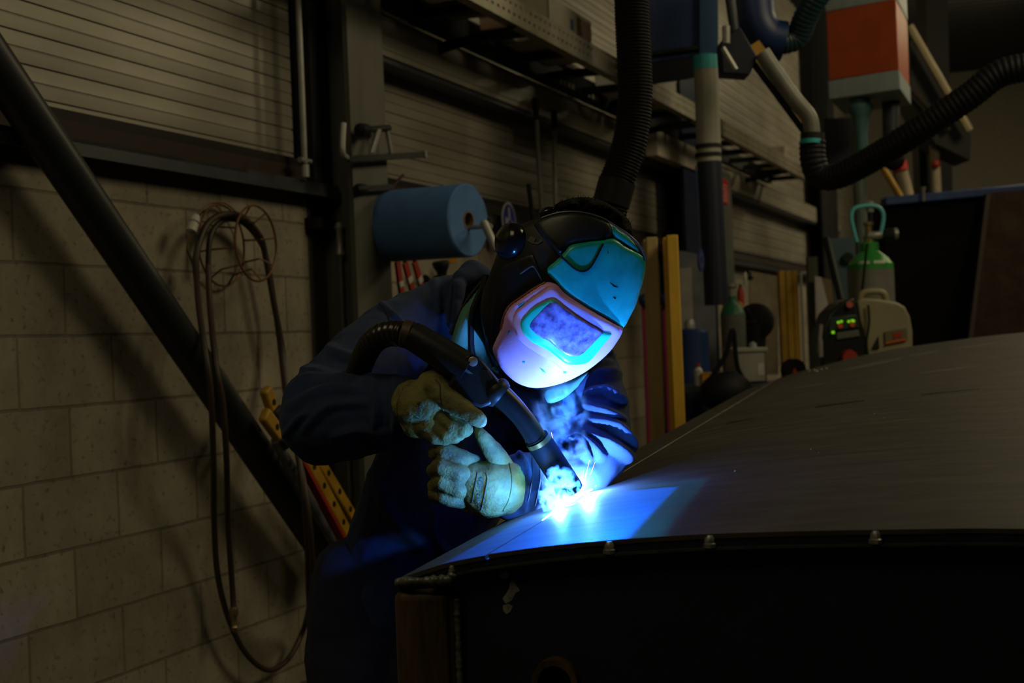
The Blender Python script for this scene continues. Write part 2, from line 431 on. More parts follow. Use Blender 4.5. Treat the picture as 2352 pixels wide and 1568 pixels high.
def wpx(pts, n): return [WP(x, y, n + (dn[0] if dn else 0)) for x, y, *dn in pts]
m_hose = M('dark_brown_hose', (.045,.03,.018), .5)
p = spl(wpx([(452,640),(450,600),(458,555),(478,512),(515,492),(560,500),(598,545),(612,600),(628,690),(648,800),(655,880,.04),(690,1080,.2),(706,1250,.2),(712,1400,.1),(735,1540,.05)], .1), 8)
tag(MB().tube(p, .0105, 10).build('rubber_hose', m_hose), 'dark hose looped over the wire hanger and running down behind the welder', 'hose')
p = spl(wpx([(450,600),(455,690,.08),(470,800,.16),(484,900,.18),(490,1050,.14),(492,1200,.05),(500,1320),(525,1420),(565,1500),(615,1538),(660,1515),(695,1450),(712,1380,.12),(718,1290,.24),(700,1120,.24),(660,930,.07),(640,770),(618,620),(600,560),(560,512),(515,505),(484,540),(478,610)], .075), 8)
tag(MB().tube(p, .0095, 10).build('rubber_hose', m_hose), 'dark hose hanging in one long loop almost to the floor', 'hose')
p = spl(wpx([(478,610),(482,700,.04),(495,830,.13),(512,930,.15),(520,1050,.13),(524,1200,.04),(533,1340),(537,1400)], .11), 8)
hz = thing('air_hose', 'straight dark hose end with brass coupling hanging inside the loop', 'hose', p[-1])
MB().tube(p, .0095, 10).build('tube', m_hose, hz)
MB().lathe(p[-1], V((0,0,-1)), [(-.01,.011),(0,.014),(.018,.014),(.02,.01),(.05,.009),(.055,.012),(.07,.006)], 12).build('coupling', M('brass', (.4,.3,.14), .35, .9), hz)
pl = thing('power_plug', 'white plug hanging on the left of the wire hanger', 'plug', WP(443, 535, .1))
d = (WP(450,497,.1) - WP(438,535,.1))
MB().lathe(WP(438,533,.1), d, [(0,.010),(.003,.017),(d.length*.5,.018),(d.length*.52,.013),(d.length*.56,.013),(d.length*.6,.019),(d.length,.012)], 14).build('plug_body', m_white, pl)
MB().tube(spl([WP(452,494,.1), WP(478,470,.1), WP(500,465,.1), WP(520,468,.1), WP(546,490,.12)],6), .003, 8).tube(spl([WP(438,535,.1), WP(430,570,.09), WP(436,590,.08), WP(452,620,.08)],6), .003, 8).build('flex', m_wire, pl)
# ------------------------------------------------------------------ yellow spotted bars leaning behind the brace
for i, (x0,y0,x1,y1,w,lb,dots) in enumerate(((600,892,622,955,.045,'short yellow bar end above the elbow beside the brace',1),(690,1045,806,1262,.05,'yellow bar with dark holes and red edge leaning behind the brace',5),(722,1060,826,1232,.045,'second yellow holed bar behind the red edged one',4),(596,950,640,1010,.05,'yellow and black wrapped bar end behind the sleeve',1))):
    n = .20 + .03*(i%2)
    A, B = WP(x0,y0,n), WP(x1,y1,n); ax = (B-A).normalized(); sd = ax.cross(WN).normalized()
    t = thing('spacer_bar', lb, 'bar', B)
    MB().boxv(A - sd*w/2, B-A, sd*w, WN*.03).build('bar', m_yel, t, bevel=.008)
    L_ = (B-A).length
    for k in range(dots):
        q = A + ax*L_*(k+.6)/(dots+.2) + WN*.0295
        MB().lathe(q, WN, [(0,.011),(.002,.011)], 12).build('hole', m_black, t)
    if i == 1: MB().boxv(A - sd*(w/2+.0) + sd*w, B-A, sd*.014, WN*.03).build('red_edge', m_red, t)
    if i in (0,3): MB().boxv(B - sd*w*.6 - ax*.03, ax*.05, sd*w*1.2, WN*.04).build('black_band', m_rubber, t, bevel=.01)
A, B = WP(632,1010,.24), WP(790,1290,.24)
tag(MB().tube([A, A+(B-A)*.3, B], [.016,.02,.014], 12).build('steel_tube', M('scuffed_steel', (.16,.17,.18), .45, .5, var=.5, ns=20)), 'scuffed grey steel tube lying along the brace below the elbow', 'tube')
# ------------------------------------------------------------------ clamps on the front column
def fclamp(label, px0, py0, px1, py1, n, up):
    A, B = WP(px0,py0,n), WP(px1,py1,n); ax = (B-A).normalized(); u = V((0,0,1))
    t = thing('bar_clamp', label, 'clamp', (A+B)/2)
    MB().boxv(A - u*.012, B-A, u*.024, WN*.012).build('bar', m_galv if up else m_black, t, bevel=.002)
    return t, A, B, ax, u
t, A, B, ax, u = fclamp('steel bar clamp hung across the grey column above the blue roll', 797, 366, 972, 355, .24, False)
MB().boxv(B - ax*.004 - u*.014, ax*.012, u*.028, WN*.014).build('end_cap', m_galv, t, bevel=.002)
MB().tube(spl([A+u*.005, A-ax*.03+u*.03, A-ax*.015+u*.13], 6), .011, 8).build('fixed_jaw', m_galv, t)
C1 = WP(848,352,.25); C2 = WP(864,297,.25)
MB().boxv(C1 - ax*.012, C2-C1, ax*.03, WN*.016).build('sliding_jaw', m_galv, t, bevel=.003)
MB().tube([WP(898,352,.25), WP(888,297,.25)], .008, 8).build('screw', m_galv, t)
MB().tube([WP(845,298,.25), WP(893,294,.25)], .013, 10).build('jaw_head', m_black, t)
MB().lathe(WP(846,298,.25), WP(812,298,.25)-WP(846,298,.25), [(-.01,.014),(0,.018),(.03,.024),(.07,.024),(.075,.016)], 12).build('handle', m_rubber, t)
t, A, B, ax, u = fclamp('dark bar clamp hung behind the blue paper roll', 835, 434, 900, 430, .22, False)
MB().lathe(A, -ax, [(-.02,.012),(0,.02),(.04,.022),(.06,.014)], 12).build('handle', m_rubber, t)
MB().tube([B, WP(926,402,.22)], .006, 8).build('screw', m_rust, t)
# ------------------------------------------------------------------ blue paper roll on its spindle
R0, R1 = P(1077, 506, 5.2), P(876, 521, 5.41)
ax = (R0-R1).normalized(); RR = .1375; Lr = (R0-R1).length
roll = thing('paper_roll', 'big blue industrial paper roll on a wall spindle', 'paper roll', R1 - V((0,0,RR)))
m_paper = M('blue_paper', (.085,.21,.5), .85, var=.1, ns=14, bump=.15, bs=120)
MB().lathe(R1, ax, [(0,.036),(0,RR-.01),(.008,RR),(Lr-.006,RR),(Lr,RR-.006),(Lr-.002,.10),(Lr,.045),(Lr-.001,.036),(Lr*.5,.035)], 56).build('paper', m_paper, roll)
MB().lathe(R1, ax, [(.01,.0352),(Lr+.001,.0352),(Lr+.001,.030),(.01,.030)], 32).build('cardboard_core', M('brown_core', (.22,.15,.06), .8), roll)
hol = thing('roll_holder', 'metal spindle and clip carrying the blue paper roll', 'holder', R1 - ax*.1)
dn = V((0,0,-1)); sp0 = R0 + dn*.028
MB().tube([R1 - ax*.14 + dn*.022, sp0 + ax*.1], .008, 10).build('spindle', m_galv, hol)
MB().tube([R1 - ax*.14 + dn*.022, W(sc1-.04, .2, R1.z - .02)], .01, 8).build('arm', m_black, hol)
e = sp0 + ax*.09
MB().tube([e + V((0,0,.03)), e + V((-.005,0,-.09))], .009, 8).build('clip', m_rust, hol)
MB().tube([e, P(1112,512,5.1), P(1140,575,5.08)], [.01,.016,.014], 10).build('lever', m_galv, hol)
# ------------------------------------------------------------------ round blue sign
s, z = wl(1168, 506, .12)
sg = thing('mandatory_sign', 'round blue safety sign with white pictogram left of the helmet', 'sign', W(s, .12, z-.09))
cc = W(s, .12, z)
MB().lathe(cc, WN, [(0,.088),(.003,.088)], 40).build('white_border', M('sign_white', (.5,.5,.55), .5), sg)
MB().lathe(cc + WN*.003, WN, [(0,.079),(.001,.079)], 40).build('blue_disc', M('sign_blue', (.025,.02,.3), .45), sg)
m_pic = M('pictogram_white', (.45,.45,.6), .5)
q = .0045
MB().wbox(s-.012, s+.012, .12+q, .12+q+.001, z+.0, z+.062).build('pictogram_bar', m_pic, sg)
arc = [W(s + .03*math.cos(a), .12+q, z-.02 + .03*math.sin(a)) for a in [PI*(k/16) for k in range(-3, 20)]]
MB().tube(arc, .0045, 6).build('pictogram_arch', m_pic, sg)
MB().wbox(s-.05, s-.032, .12+q, .12+q+.001, z-.03, z+.012).wbox(s+.032, s+.05, .12+q, .12+q+.001, z-.045, z-.008).build('pictogram_sides', m_pic, sg)
# ------------------------------------------------------------------ rods against the wall
for kk, (x0,y0,x1,y1,r,mt,lb) in enumerate(((1229,226,1246,500,.013,m_galv,'left of two pale steel rods standing before the cladding'),(1272,254,1277,500,.013,m_galv,'right one of two pale steel rods standing before the cladding'),(1214,422,1226,520,.012,m_black,'short black rod left of the pale rods'))):
    nn = .16 + .05*kk; s0, z0 = wl(x0,y0,nn); s1, z1 = wl(x1,y1,nn)
    t = thing('steel_rod', lb, 'rod', W(s1+.02,nn,.0))
    A = W(s0,nn,z0); B = W(s1,nn,z1); D = (B-A); k = -A.z/D.z
    MB().tube([A, A+D*k], r, 10).build('rod', mt, t)
    if mt is m_galv: MB().tube([A+D*.0-D*.004, A+D*.18], r*1.25, 10).build('dark_sleeve', m_black, t)
# ------------------------------------------------------------------ things hanging under the roll
for i, (x0,y0,x1,y1,u,lb) in enumerate(((909,600,922,700,.46,'leftmost of three red straps with white bands under the blue roll'),(926,602,952,700,.34,'middle of three red straps with white bands under the blue roll'),(948,600,976,700,.36,'rightmost of three red straps with white bands under the blue roll'))):
    A, B = WP(x0,y0,.14), WP(x1,y1,.14); D = B-A; sd = D.cross(WN).normalized()
    t = thing('red_strap', lb, 'strap', B, 'red straps under the blue roll')
    MB().boxv(A - sd*.019, D, sd*.038, WN*.014).build('webbing', m_red, t, bevel=.004)
    MB().boxv(A + D*u - sd*.0195, D*.13, sd*.039, WN*.0155).build('white_band', m_white, t, bevel=.002)
    MB().tube([A+WN*.007+V((0,0,-.005)), A+WN*.007+V((0,0,.05))], .008, 8).build('hook', m_black, t)
t = thing('ratchet_tool', 'black hand tool hanging right of the red straps on the block wall', 'tool', WP(1000,672,.12))
MB().tube(spl([WP(985,680,.12),WP(1000,660,.12),WP(1015,640,.12),WP(1012,600,.12)],5), [.03+.01*math.sin(k) for k in range(16)], 10).build('body', m_rubber, t)
MB().tube([WP(975,640,.12),WP(1005,668,.12)], .02, 8).build('grip', m_black, t)
tag(MB().boxv(WP(1030,604,.1), V((.04,0,0)), V((0,.03,0)), V((0,0,.03))).build('yellow_tag', M('amber', (.6,.3,.02), .5)), 'small yellow tag under the right end of the blue roll', 'tag')
# ------------------------------------------------------------------ corrugated extraction hose behind the head
def corr(pts, r, pitch, amp, mat, name, parent=None, n=24, k=10):
    c = spl(pts, k); out = []; acc = 0
    # resample finely along length
    L = [0]
    for a, b in zip(c, c[1:]): L.append(L[-1] + (b-a).length)
    N_ = int(L[-1] / pitch * 6); j = 0; P_ = []; R_ = []
    for i in range(N_+1):
        l = L[-1]*i/N_
        while j < len(L)-2 and L[j+1] < l: j += 1
        f = (l-L[j])/max(1e-9, L[j+1]-L[j])
        P_.append(c[j].lerp(c[j+1], f)); R_.append(r + amp*math.sin(2*PI*l/pitch))
    return MB().tube(P_, R_, n).build(name, mat, parent, ang=60)
eh = thing('extraction_hose', 'big black corrugated extraction hose hanging behind the head', 'hose', P(1400,470,4.0))
m_corr = M('black_hose_plastic', (.007,.007,.0075), .6, spec=.15)
corr([P(1450,-160,4.),P(1451,0,4.),P(1456,120,4.),P(1459,220,4.),P(1450,310,4.),P(1430,380,4.),P(1412,430,4.),P(1398,500,4.)], .0495, .0095, .0016, m_corr, 'flexible_tube', eh)
MB().tube([P(1418,415,4.),P(1403,470,4.)], .054, 24).build('cuff', m_rubber, eh)
# ------------------------------------------------------------------ blue filter cabinet and pale duct
Yc = 6.4
fc = thing('filter_cabinet', 'dark blue filter cabinet hanging at the top behind the hose', 'cabinet', P(1560,150,Yc))
MB().prism([P(1478,-220,Yc),P(1606,-220,Yc),P(1608,128,Yc),P(1480,148,Yc)], (.06,.55,0)).build('body', m_blue, fc, bevel=.006)
MB().prism([P(1606,-220,Yc-.03),P(1650,-220,Yc-.03),P(1650,128,Yc-.03),P(1606,128,Yc-.03)], (0,.2,0)).build('side_post', M('blue_paint_light', (.015,.06,.17), .45), fc, bevel=.004)
MB().prism([P(1482,118,Yc-.03),P(1604,104,Yc-.03),P(1604,112,Yc-.03),P(1482,128,Yc-.03)], (0,.05,0)).build('seam', m_black, fc)
dp = thing('duct_pipe', 'pale grey vertical duct pipe below the blue cabinet', 'duct', P(1628,372,Yc))
MB().tube([P(1621,132,Yc),P(1629,372,Yc)], .056, 28).build('pipe', M('pale_grey_pipe', (.36,.35,.28), .5, var=.12), dp)
for y in (332, 352): MB().tube([P(1627,y,Yc),P(1627.4,y+9,Yc)], .061, 28).build('ring', m_black, dp)
MB().tube([P(1621,128,Yc),P(1621.5,160,Yc)], .0575, 28).build('cyan_lit_top', M('cyan_tint', (.05,.45,.5), .5), dp)  # top of the pipe in arc light, put into a cyan colour
MB().tube([P(1629,372,Yc),P(1634,470,Yc),P(1646,700,Yc)], [.058,.055,.055], 24).build('lower_hose', M('navy_hose', (.008,.012,.035), .5), dp)
# blue hanging tag on a thin line
ht = thing('hanging_tag', 'blue oval tag hanging on a thin line before the blue column', 'tag', P(1608,624,6.1))
MB().tube([P(1598,380,6.1),P(1605,570,6.1)], .004, 6).build('line', M('blue_line', (.02,.06,.14), .5), ht)
MB().lathe(P(1608,597,6.1), WN, [(0,.052),(.006,.052)], 28).build('disc', M('tag_blue', (.02,.03,.2), .5), ht)
MB().lathe(P(1608,597,6.1)+WN*.006, WN, [(0,.03),(.001,.03),(.001,.02),(0,.02)], 24).build('mark', M('tag_mark', (.06,.09,.3), .5), ht)
# ------------------------------------------------------------------ extraction arms at top right
Ya = 5.6
arm = thing('fume_extractor', 'jointed fume extraction arm with grey tube and yellow rails at upper right', 'fume extractor', P(1860,330,Ya))
MB().tube(spl([P(1750,120,Ya),P(1790,180,Ya),P(1828,232,Ya),P(1858,270,Ya),P(1866,312,Ya)],8), .033, 20).build('grey_tube', M('arm_grey', (.2,.2,.17), .45, var=.2), arm)
MB().tube([P(1866,306,Ya),P(1866,328,Ya)], .048, 24).build('clamp_ring', m_black, arm)
MB().tube([P(1862,320,Ya-.02),P(1862,330,Ya-.02)], .0425, 24).build('cyan_band', M('cyan_tint', (.05,.45,.5), .5), arm)
MB().tube([P(1690,90,Ya+.05),P(1850,306,Ya+.05)], .014, 8).build('lower_rail', m_black, arm)
MB().boxv(P(1716,110,Ya+.12), P(1786,205,Ya+.12)-P(1716,110,Ya+.12), V((.05,0,.03)), V((0,.03,0))).build('upper_rail', m_yel, arm)
MB().boxv(P(1792,215,Ya+.12), P(1850,298,Ya+.12)-P(1792,215,Ya+.12), V((.05,0,.03)), V((0,.03,0))).build('lower_yellow_rail', m_yel, arm)
MB().prism([P(1655,95,Ya),P(1700,60,Ya),P(1740,130,Ya),P(1722,172,Ya),P(1660,168,Ya)], (0,.12,0)).build('bracket_plate', M('midnight_paint', (.008,.012,.03), .5), arm, bevel=.005)
MB().tube([P(1660,110,Ya-.05),P(1690,160,Ya-.05)], .012, 8).tube([P(1668,60,Ya-.05),P(1668,100,Ya-.05)], .016, 8).build('hinge', m_galv, arm)
MB().tube([P(1668,-60,Ya+.05),P(1690,90,Ya+.05)], .02, 10).build('hanger_strut', m_dsteel, arm)
corr([P(1866,325,Ya),P(1868,370,Ya),P(1882,402,Ya),P(1920,405,Ya-.05),P(1990,372,Ya-.15),P(2100,305,Ya-.3),P(2220,225,Ya-.4),P(2300,168,Ya-.45),P(2400,150,Ya-.5)], .052, .02, .0018, m_rubber, 'flexible_hose', arm)
bd = thing('blue_duct', 'fat dark blue duct bending at the top beside the cabinet', 'duct', P(1760,120,6.))
MB().tube(spl([P(1728,-150,6.),P(1732,0,6.),P(1740,55,6.),P(1764,86,6.),P(1800,95,6.)],8), [.086]*33, 28).build('elbow', m_blue, bd)
corr([P(1795,98,6.),P(1830,85,6.),P(1850,40,5.95),P(1875,-5,5.9),P(1915,-60,5.85)], .052, .02, .0015, M('dark_teal_hose', (.012,.04,.05), .4), 'black_hose', bd)
# ------------------------------------------------------------------ orange and white filter box
A, B, C = P(1905,228,7.75), P(2066,206,7.5), P(2091,240,8.05)
ob = thing('filter_box', 'orange box with white bands hanging at upper right', 'filter box', (A+C)/2)
Dv = C - B; Dv.z = 0; AB = B - A; AB.z = 0
A.z = B.z = (A.z+B.z)/2
def layer(z0, z1, mat, name, g=0.): MB().boxv(V((A.x,A.y,z0)) - AB.normalized()*g, AB*(1+2*g/AB.length), Dv*(1+g), V((0,0,z1-z0))).build(name, mat, ob, bevel=.006)
zt_ = P(1985,10,7.6).z
zb0 = A.z; zb1 = P(2066,160,7.5).z
layer(zb0, zb1, M('greyed_white_band', (.33,.4,.42), .5), 'lower_band', .004)
layer(zb1, zt_, M('orange_red_paint', (.5,.085,.02), .45, var=.08), 'body')
layer(zt_, zt_+.55, M('greyed_white_band', (.33,.4,.42), .5), 'upper_band', .004)
MB().lathe(P(1975,228,7.75), (0,0,-1), [(0,.055),(.03,.055),(.032,.07),(.06,.07),(.09,.05),(.13,.045),(.2,.035),(.32,.035)], 20).build('outlet_fitting', M('teal_grey_fitting', (.07,.17,.17), .45), ob)
MB().tube([P(2046,225,7.9),P(2048,330,7.9)], .05, 16).build('drop_tube', m_dsteel, ob)
pole = P(1974,420,7.9)
po = thing('support_pole', 'grey-green pole running down behind the gas cylinder', 'pole', (pole.x, pole.y, 0))
MB().tube([(pole.x,pole.y,0),(pole.x,pole.y,P(1972,300,7.9).z)], .036, 18).build('pole', M('grey_green_pole', (.13,.17,.15), .5), po)
MB().box((pole.x,pole.y,0), .2, .2, .012).build('base_plate', m_black, po)
dk = thing('dark_cabinet', 'dark blue cabinet on the wall left of the orange box fitting', 'cabinet', P(1920,380,8.6))
MB().prism([P(1893,272,8.6),P(1962,268,8.6),P(1965,400,8.6),P(1896,410,8.6)], (0,.4,0)).build('body', M('midnight_paint', (.008,.012,.03), .5), dk, bevel=.006)
struct(MB().prism([P(1862,-150,9.),P(1900,-150,9.),P(1902,400,9.),P(1862,215,9.)], (0,.3,0)).build('beam_post', m_black))
# ------------------------------------------------------------------ sloping gantry and far clutter at right
ga = thing('sloped_conveyor', 'dark sloping conveyor frame with pale rail at far right', 'conveyor', P(2200,350,11.))
MB().tube([P(2088,60,11.),P(2226,300,11.)], .035, 8).build('pale_rail', M('pale_rail_paint', (.42,.34,.2), .5), ga)
MB().prism([P(2090,90,11.1),P(2180,225,11.1),P(2230,310,11.1),P(2228,368,11.1),P(2150,330,11.1),P(2092,230,11.1)], (0,.4,0)).build('frame', m_black, ga)
MB().tube([P(2086,200,11.05),P(2180,300,11.05)], .02, 8).build('under_rail', m_rust, ga)
struct(MB().prism([P(2125,-60,12.),P(2175,-60,12.),P(2190,500,12.),P(2140,500,12.)], (0,.3,0)).build('beam_gantry', m_black))
struct(MB().prism([P(2110,330,11.6),P(2128,330,11.6),P(2134,470,11.6),P(2116,470,11.6)], (0,.2,0)).build('beam_stanchion', m_black))
t = thing('barrier_tube', 'pale red striped tube leaning behind the dark hose', 'tube', P(2085,450,9.5))
MB().tube([P(2056,345,9.5),P(2082,450,9.5)], .05, 14).build('tube', m_beige, t)
MB().tube([P(2064,372,9.48),P(2069,392,9.48)], .052, 14).build('red_band', M('red_sign', (.6,.03,.03), .5), t)
t = thing('yellow_strut', 'thin yellow strut leaning left of the red striped tube', 'strut', P(2068,448,9.2))
MB().tube([P(2022,375,9.2),P(2068,452,9.2)], .022, 10).build('strut', m_yel, t)
t = thing('work_lamp', 'dark round lamp head hanging below the orange box', 'lamp', P(2052,385,7.9))
MB().ball(P(2052,365,7.9), .066).build('head', m_black, t)
MB().tube([P(2052,345,7.9),P(2048,329,7.9)], .015, 8).build('stem', m_black, t)
t = thing('push_button', 'small red button box by the far dark posts', 'switch', P(2149,378,11.2))
MB().ball(P(2149,377,11.2), .035).build('button', m_red, t)
MB().tube([P(2146,330,11.25),P(2152,470,11.25)], .04, 10).build('pale_post', m_beige, t)
# ------------------------------------------------------------------ dark steel container on the right
Yd = 9.0
ct = thing('steel_skip', 'large dark steel container with blue top rail at right', 'container', P(2200,780,Yd))
bx = [P(2034,462,Yd),P(2420,430,Yd),P(2420,900,Yd),P(2040,900,Yd)]
MB().prism(bx, (.1,1.2,0)).build('side', M('sooty_steel', (.004,.004,.0045), .9, spec=.2), ct)
MB().boxv(P(2034,472,Yd-.06), P(2420,436,Yd-.06)-P(2034,472,Yd-.06), V((0,.12,0)), V((0,0,.055))).build('top_rail', M('blue_rail_paint', (.015,.05,.2), .5, var=.3), ct, bevel=.008)
MB().lathe(P(2120,440,Yd-.1), (0,0,1), [(-.06,.01),(0,.012),(.03,.02)], 8).build('lifting_lug', m_galv, ct)
t = thing('rusty_plate', 'brown rusty steel plate leaning on the dark container', 'plate', P(2290,775,Yd-.4))
MB().prism([P(2272,442,Yd-.12),P(2420,430,Yd-.12),P(2420,800,Yd-.45),P(2222,800,Yd-.45)], (0,.03,0)).build('sheet', M('dull_rusty_sheet', (.03,.017,.01), .9, var=.4, spec=.2), t)
MB().prism([P(2266,444,Yd-.14),P(2276,443,Yd-.14),P(2232,800,Yd-.47),P(2222,800,Yd-.47)], (0,.05,0)).build('edge_angle', m_rust, t)
# ------------------------------------------------------------------ gas cylinder
Yg = 7.0; cx_ = P(2002,700,Yg); rg = .115
gc = thing('gas_cylinder', 'grey gas cylinder with green shoulder behind the welding machine', 'gas cylinder', (cx_.x, cx_.y, 0))
zs = P(2003,620,Yg).z; zn = P(2003,577,Yg).z; zk = P(2003,560,Yg).z
o = V((cx_.x, cx_.y, 0))
MB().lathe(o, (0,0,1), [(0,rg-.01),(.02,rg),(zs,rg)], 40).build('body', M('cylinder_grey', (.2,.2,.17), .4, var=.1), gc)
hh = zn - zs
MB().lathe(o, (0,0,1), [(zs,rg*1.002),(zs+.03,rg*.99),(zs+hh*.35,rg*.93),(zs+hh*.62,rg*.78),(zs+hh*.85,rg*.55),(zn,rg*.4),(zk+.005,rg*.4),(zk+.01,rg*.3)], 40).build('green_shoulder', M('green_paint', (.04,.3,.05), .4), gc)
for a0 in (.8, 1.5):
    MB().lathe(o, (0,0,1), [(zs+.028,rg*1.0),(zs+hh*.45,rg*.915)], 8, a0, a0+.5).build('label', M('label_white', (.55,.55,.5), .5, var=.5, ns=60), gc)
zv = zk + .01
MB().lathe(o, (0,0,1), [(zv,.028),(zv+.03,.028),(zv+.035,.018),(zv+.08,.018),(zv+.085,.026),(zv+.1,.026)], 16).build('valve', M('brass', (.4,.3,.14), .35, .9), gc)
MB().lathe(P(2015,540,Yg-.02), (1,0,.03), [(-.05,.012),(-.02,.02),(.02,.02),(.03,.012),(.06,.012),(.065,.03),(.1,.03)], 14).build('regulator', m_galv, gc)
MB().lathe(P(2033,540,Yg-.03), (1,-.3,.0), [(0,.03),(.02,.034),(.045,.034),(.05,.02)], 16).build('gauge', m_black, gc)
MB().lathe(P(1998,478,Yg), (0,0,1), [(-.02,.018),(0,.022),(.03,.02),(.035,.012)], 14).build('top_knob', M('pale_knob', (.3,.3,.25), .4), gc)
MB().tube([P(1999,478,Yg),P(2000,560,Yg)], .012, 10).build('stem', m_black, gc)
MB().tube(spl([P(1968,556,Yg-.02),P(1960,525,Yg-.02),P(1955,498,Yg-.02),P(1961,480,Yg-.02),P(1978,474,Yg-.02),P(2000,472,Yg-.02),P(2018,476,Yg-.02),P(2028,490,Yg-.02),P(2028,510,Yg-.02),P(2023,535,Yg-.02)],6), .011, 12).build('handle_hoop', M('cyan_hoop', (.12,.5,.58), .4), gc)
MB().tube([P(1992,560,Yg-.14),P(1985,620,Yg-.14),P(1980,672,Yg-.14)], .007, 8).build('strap', m_rubber, gc)
# ------------------------------------------------------------------ welding machine
Ym = 6.6
wm = thing('welding_machine', 'welding power source with black lit front panel and beige side cover', 'welding machine', P(1990,800,Ym))
low = lambda p: V((p.x, p.y, .45))
cov = [(1968,690),(1985,684),(2015,686),(2060,694),(2078,704),(2090,726),(2096,760),(2097,840),(1996,850),(1990,800),(1983,762),(1974,735)]
cov_o = MB().prism([P(x,y,Ym) for x,y in cov], (.04,.24,0)).build('side_cover', M('beige_plastic', (.3,.265,.16), .5, var=.08), wm, bevel=.012, seg=3)
MB().tube(spl([P(1975,700,Ym+.05),P(1978,678,Ym+.05),P(1992,670,Ym+.05),P(2020,670,Ym+.05),P(2032,678,Ym+.05),P(2036,696,Ym+.05)],6), .016, 10).build('carry_handle', M('beige_plastic', (.3,.265,.16), .5), cov_o)
fr = [(1905,720),(1930,694),(1962,682),(1974,735),(1984,765),(1992,850),(1885,850),(1888,770)]
fr_o = MB().prism([P(x,y,Ym-.02) for x,y in fr], (0,.25,0)).build('front_housing', M('black_glossy_plastic', (.015,.017,.016), .3), wm, bevel=.01, seg=3)
MB().prism([P(1908,728,Ym-.03),P(1968,722,Ym-.03),P(1974,752,Ym-.03),P(1903,760,Ym-.03)], (0,.02,0)).build('control_panel', M('panel_green_grey', (.03,.05,.045), .35), fr_o, bevel=.003)
MB().prism([P(1922,764,Ym-.03),P(1972,757,Ym-.03),P(1976,772,Ym-.03),P(1922,780,Ym-.03)], (0,.02,0)).build('grey_plate', m_grey, fr_o, bevel=.003)
m_led = emis('green_led', (.35,1.,.02), .55)
for x, y in ((1926,740),(1933,738),(1950,738),(1958,736),(1961,737)): MB().boxv(P(x-2.5,y+2.5,Ym-.036), V((.010,0,0)), V((0,.006,0)), V((0,0,.01))).build('led', m_led, fr_o)
MB().boxv(P(1911,766,Ym-.036), V((.012,0,0)), V((0,.006,0)), V((0,0,.012))).build('led', m_led, fr_o)
for x, y in ((1929,748),(1957,745)): MB().lathe(P(x,y,Ym-.03), (0,-1,0), [(0,.012),(.01,.012)], 12).build('orange_knob', M('orange_cap', (.7,.1,.02), .5), fr_o)
MB().lathe(P(1951,700,Ym-.03), (0,-1,.2), [(0,.016),(.008,.016)], 12).build('red_button', m_red, fr_o)
MB().lathe(P(1950,822,Ym-.03), (0,-1,0), [(0,.04),(.03,.035)], 16).build('red_socket', m_red, fr_o)
MB().prism([P(2032,762,Ym-.012),P(2083,752,Ym-.012),P(2085,780,Ym-.012),P(2034,790,Ym-.012)], (0,.012,0)).build('name_plate', M('olive_plate', (.14,.13,.06), .5), cov_o, bevel=.002)
MB().prism([P(2052,765,Ym-.016),P(2072,761,Ym-.016),P(2072,773,Ym-.016),P(2052,777,Ym-.016)], (0,.006,0)).build('red_mark', m_red, cov_o)
MB().prism([P(2034,787,Ym-.016),P(2082,778,Ym-.016),P(2082,781,Ym-.016),P(2034,790,Ym-.016)], (0,.006,0)).build('orange_line', M('orange_cap', (.7,.1,.02), .5), cov_o)
MB().prism([P(2003,800,Ym-.012),P(2018,772,Ym-.012),P(2020,800,Ym-.012)], (0,.012,0)).build('vent', m_black, cov_o)
MB().tube(spl([P(1994,700,Ym-.02),P(1996,740,Ym-.02),P(1990,790,Ym-.02),P(1996,830,Ym-.02)],6), .006, 8).build('cable', m_rubber, wm)
MB().tube([P(1886,745,Ym-.06),P(1880,810,Ym-.06)], .01, 8).tube([P(1884,780,Ym-.07),P(1885,820,Ym-.07)], .012, 8).build('cart_handle', m_galv, wm)
cart = thing('machine_cart', 'dark wheeled cart under the welding machine', 'cart', (P(1990,800,Ym).x, Ym+.15, 0))
cpx = P(1990,800,Ym).x
MB().box((cpx,Ym+.1,.1), .5, .34, .62).build('chassis', m_black, cart, bevel=.01)
for dx in (-.22,.22):
    for dy in (0,.22): MB().lathe((cpx+dx,Ym+dy,.07), (1,0,0), [(-.02,.05),(-.018,.07),(.018,.07),(.02,.05)], 18).build('wheel', m_rubber, cart)
# teal board and dark disc left of the cylinder
t = thing('teal_board', 'teal grey board standing behind the gas cylinder', 'board', P(1935,700,7.9))
MB().prism([P(1899,548,7.9),P(1962,545,7.9),P(1965,760,7.9),P(1928,760,7.9)], (0,.03,0)).build('board', M('teal_board_paint', (.05,.12,.15), .5), t)
MB().lathe(P(1946,592,7.88), (0,-1,0), [(0,.03),(.02,.03)], 16).build('black_knob', m_rubber, t)
tag(MB().tube([P(1898,548,7.8),P(1932,690,7.6)], .022, 8).build('leaning_bar', m_rubber), 'black bar leaning left of the teal board', 'bar')
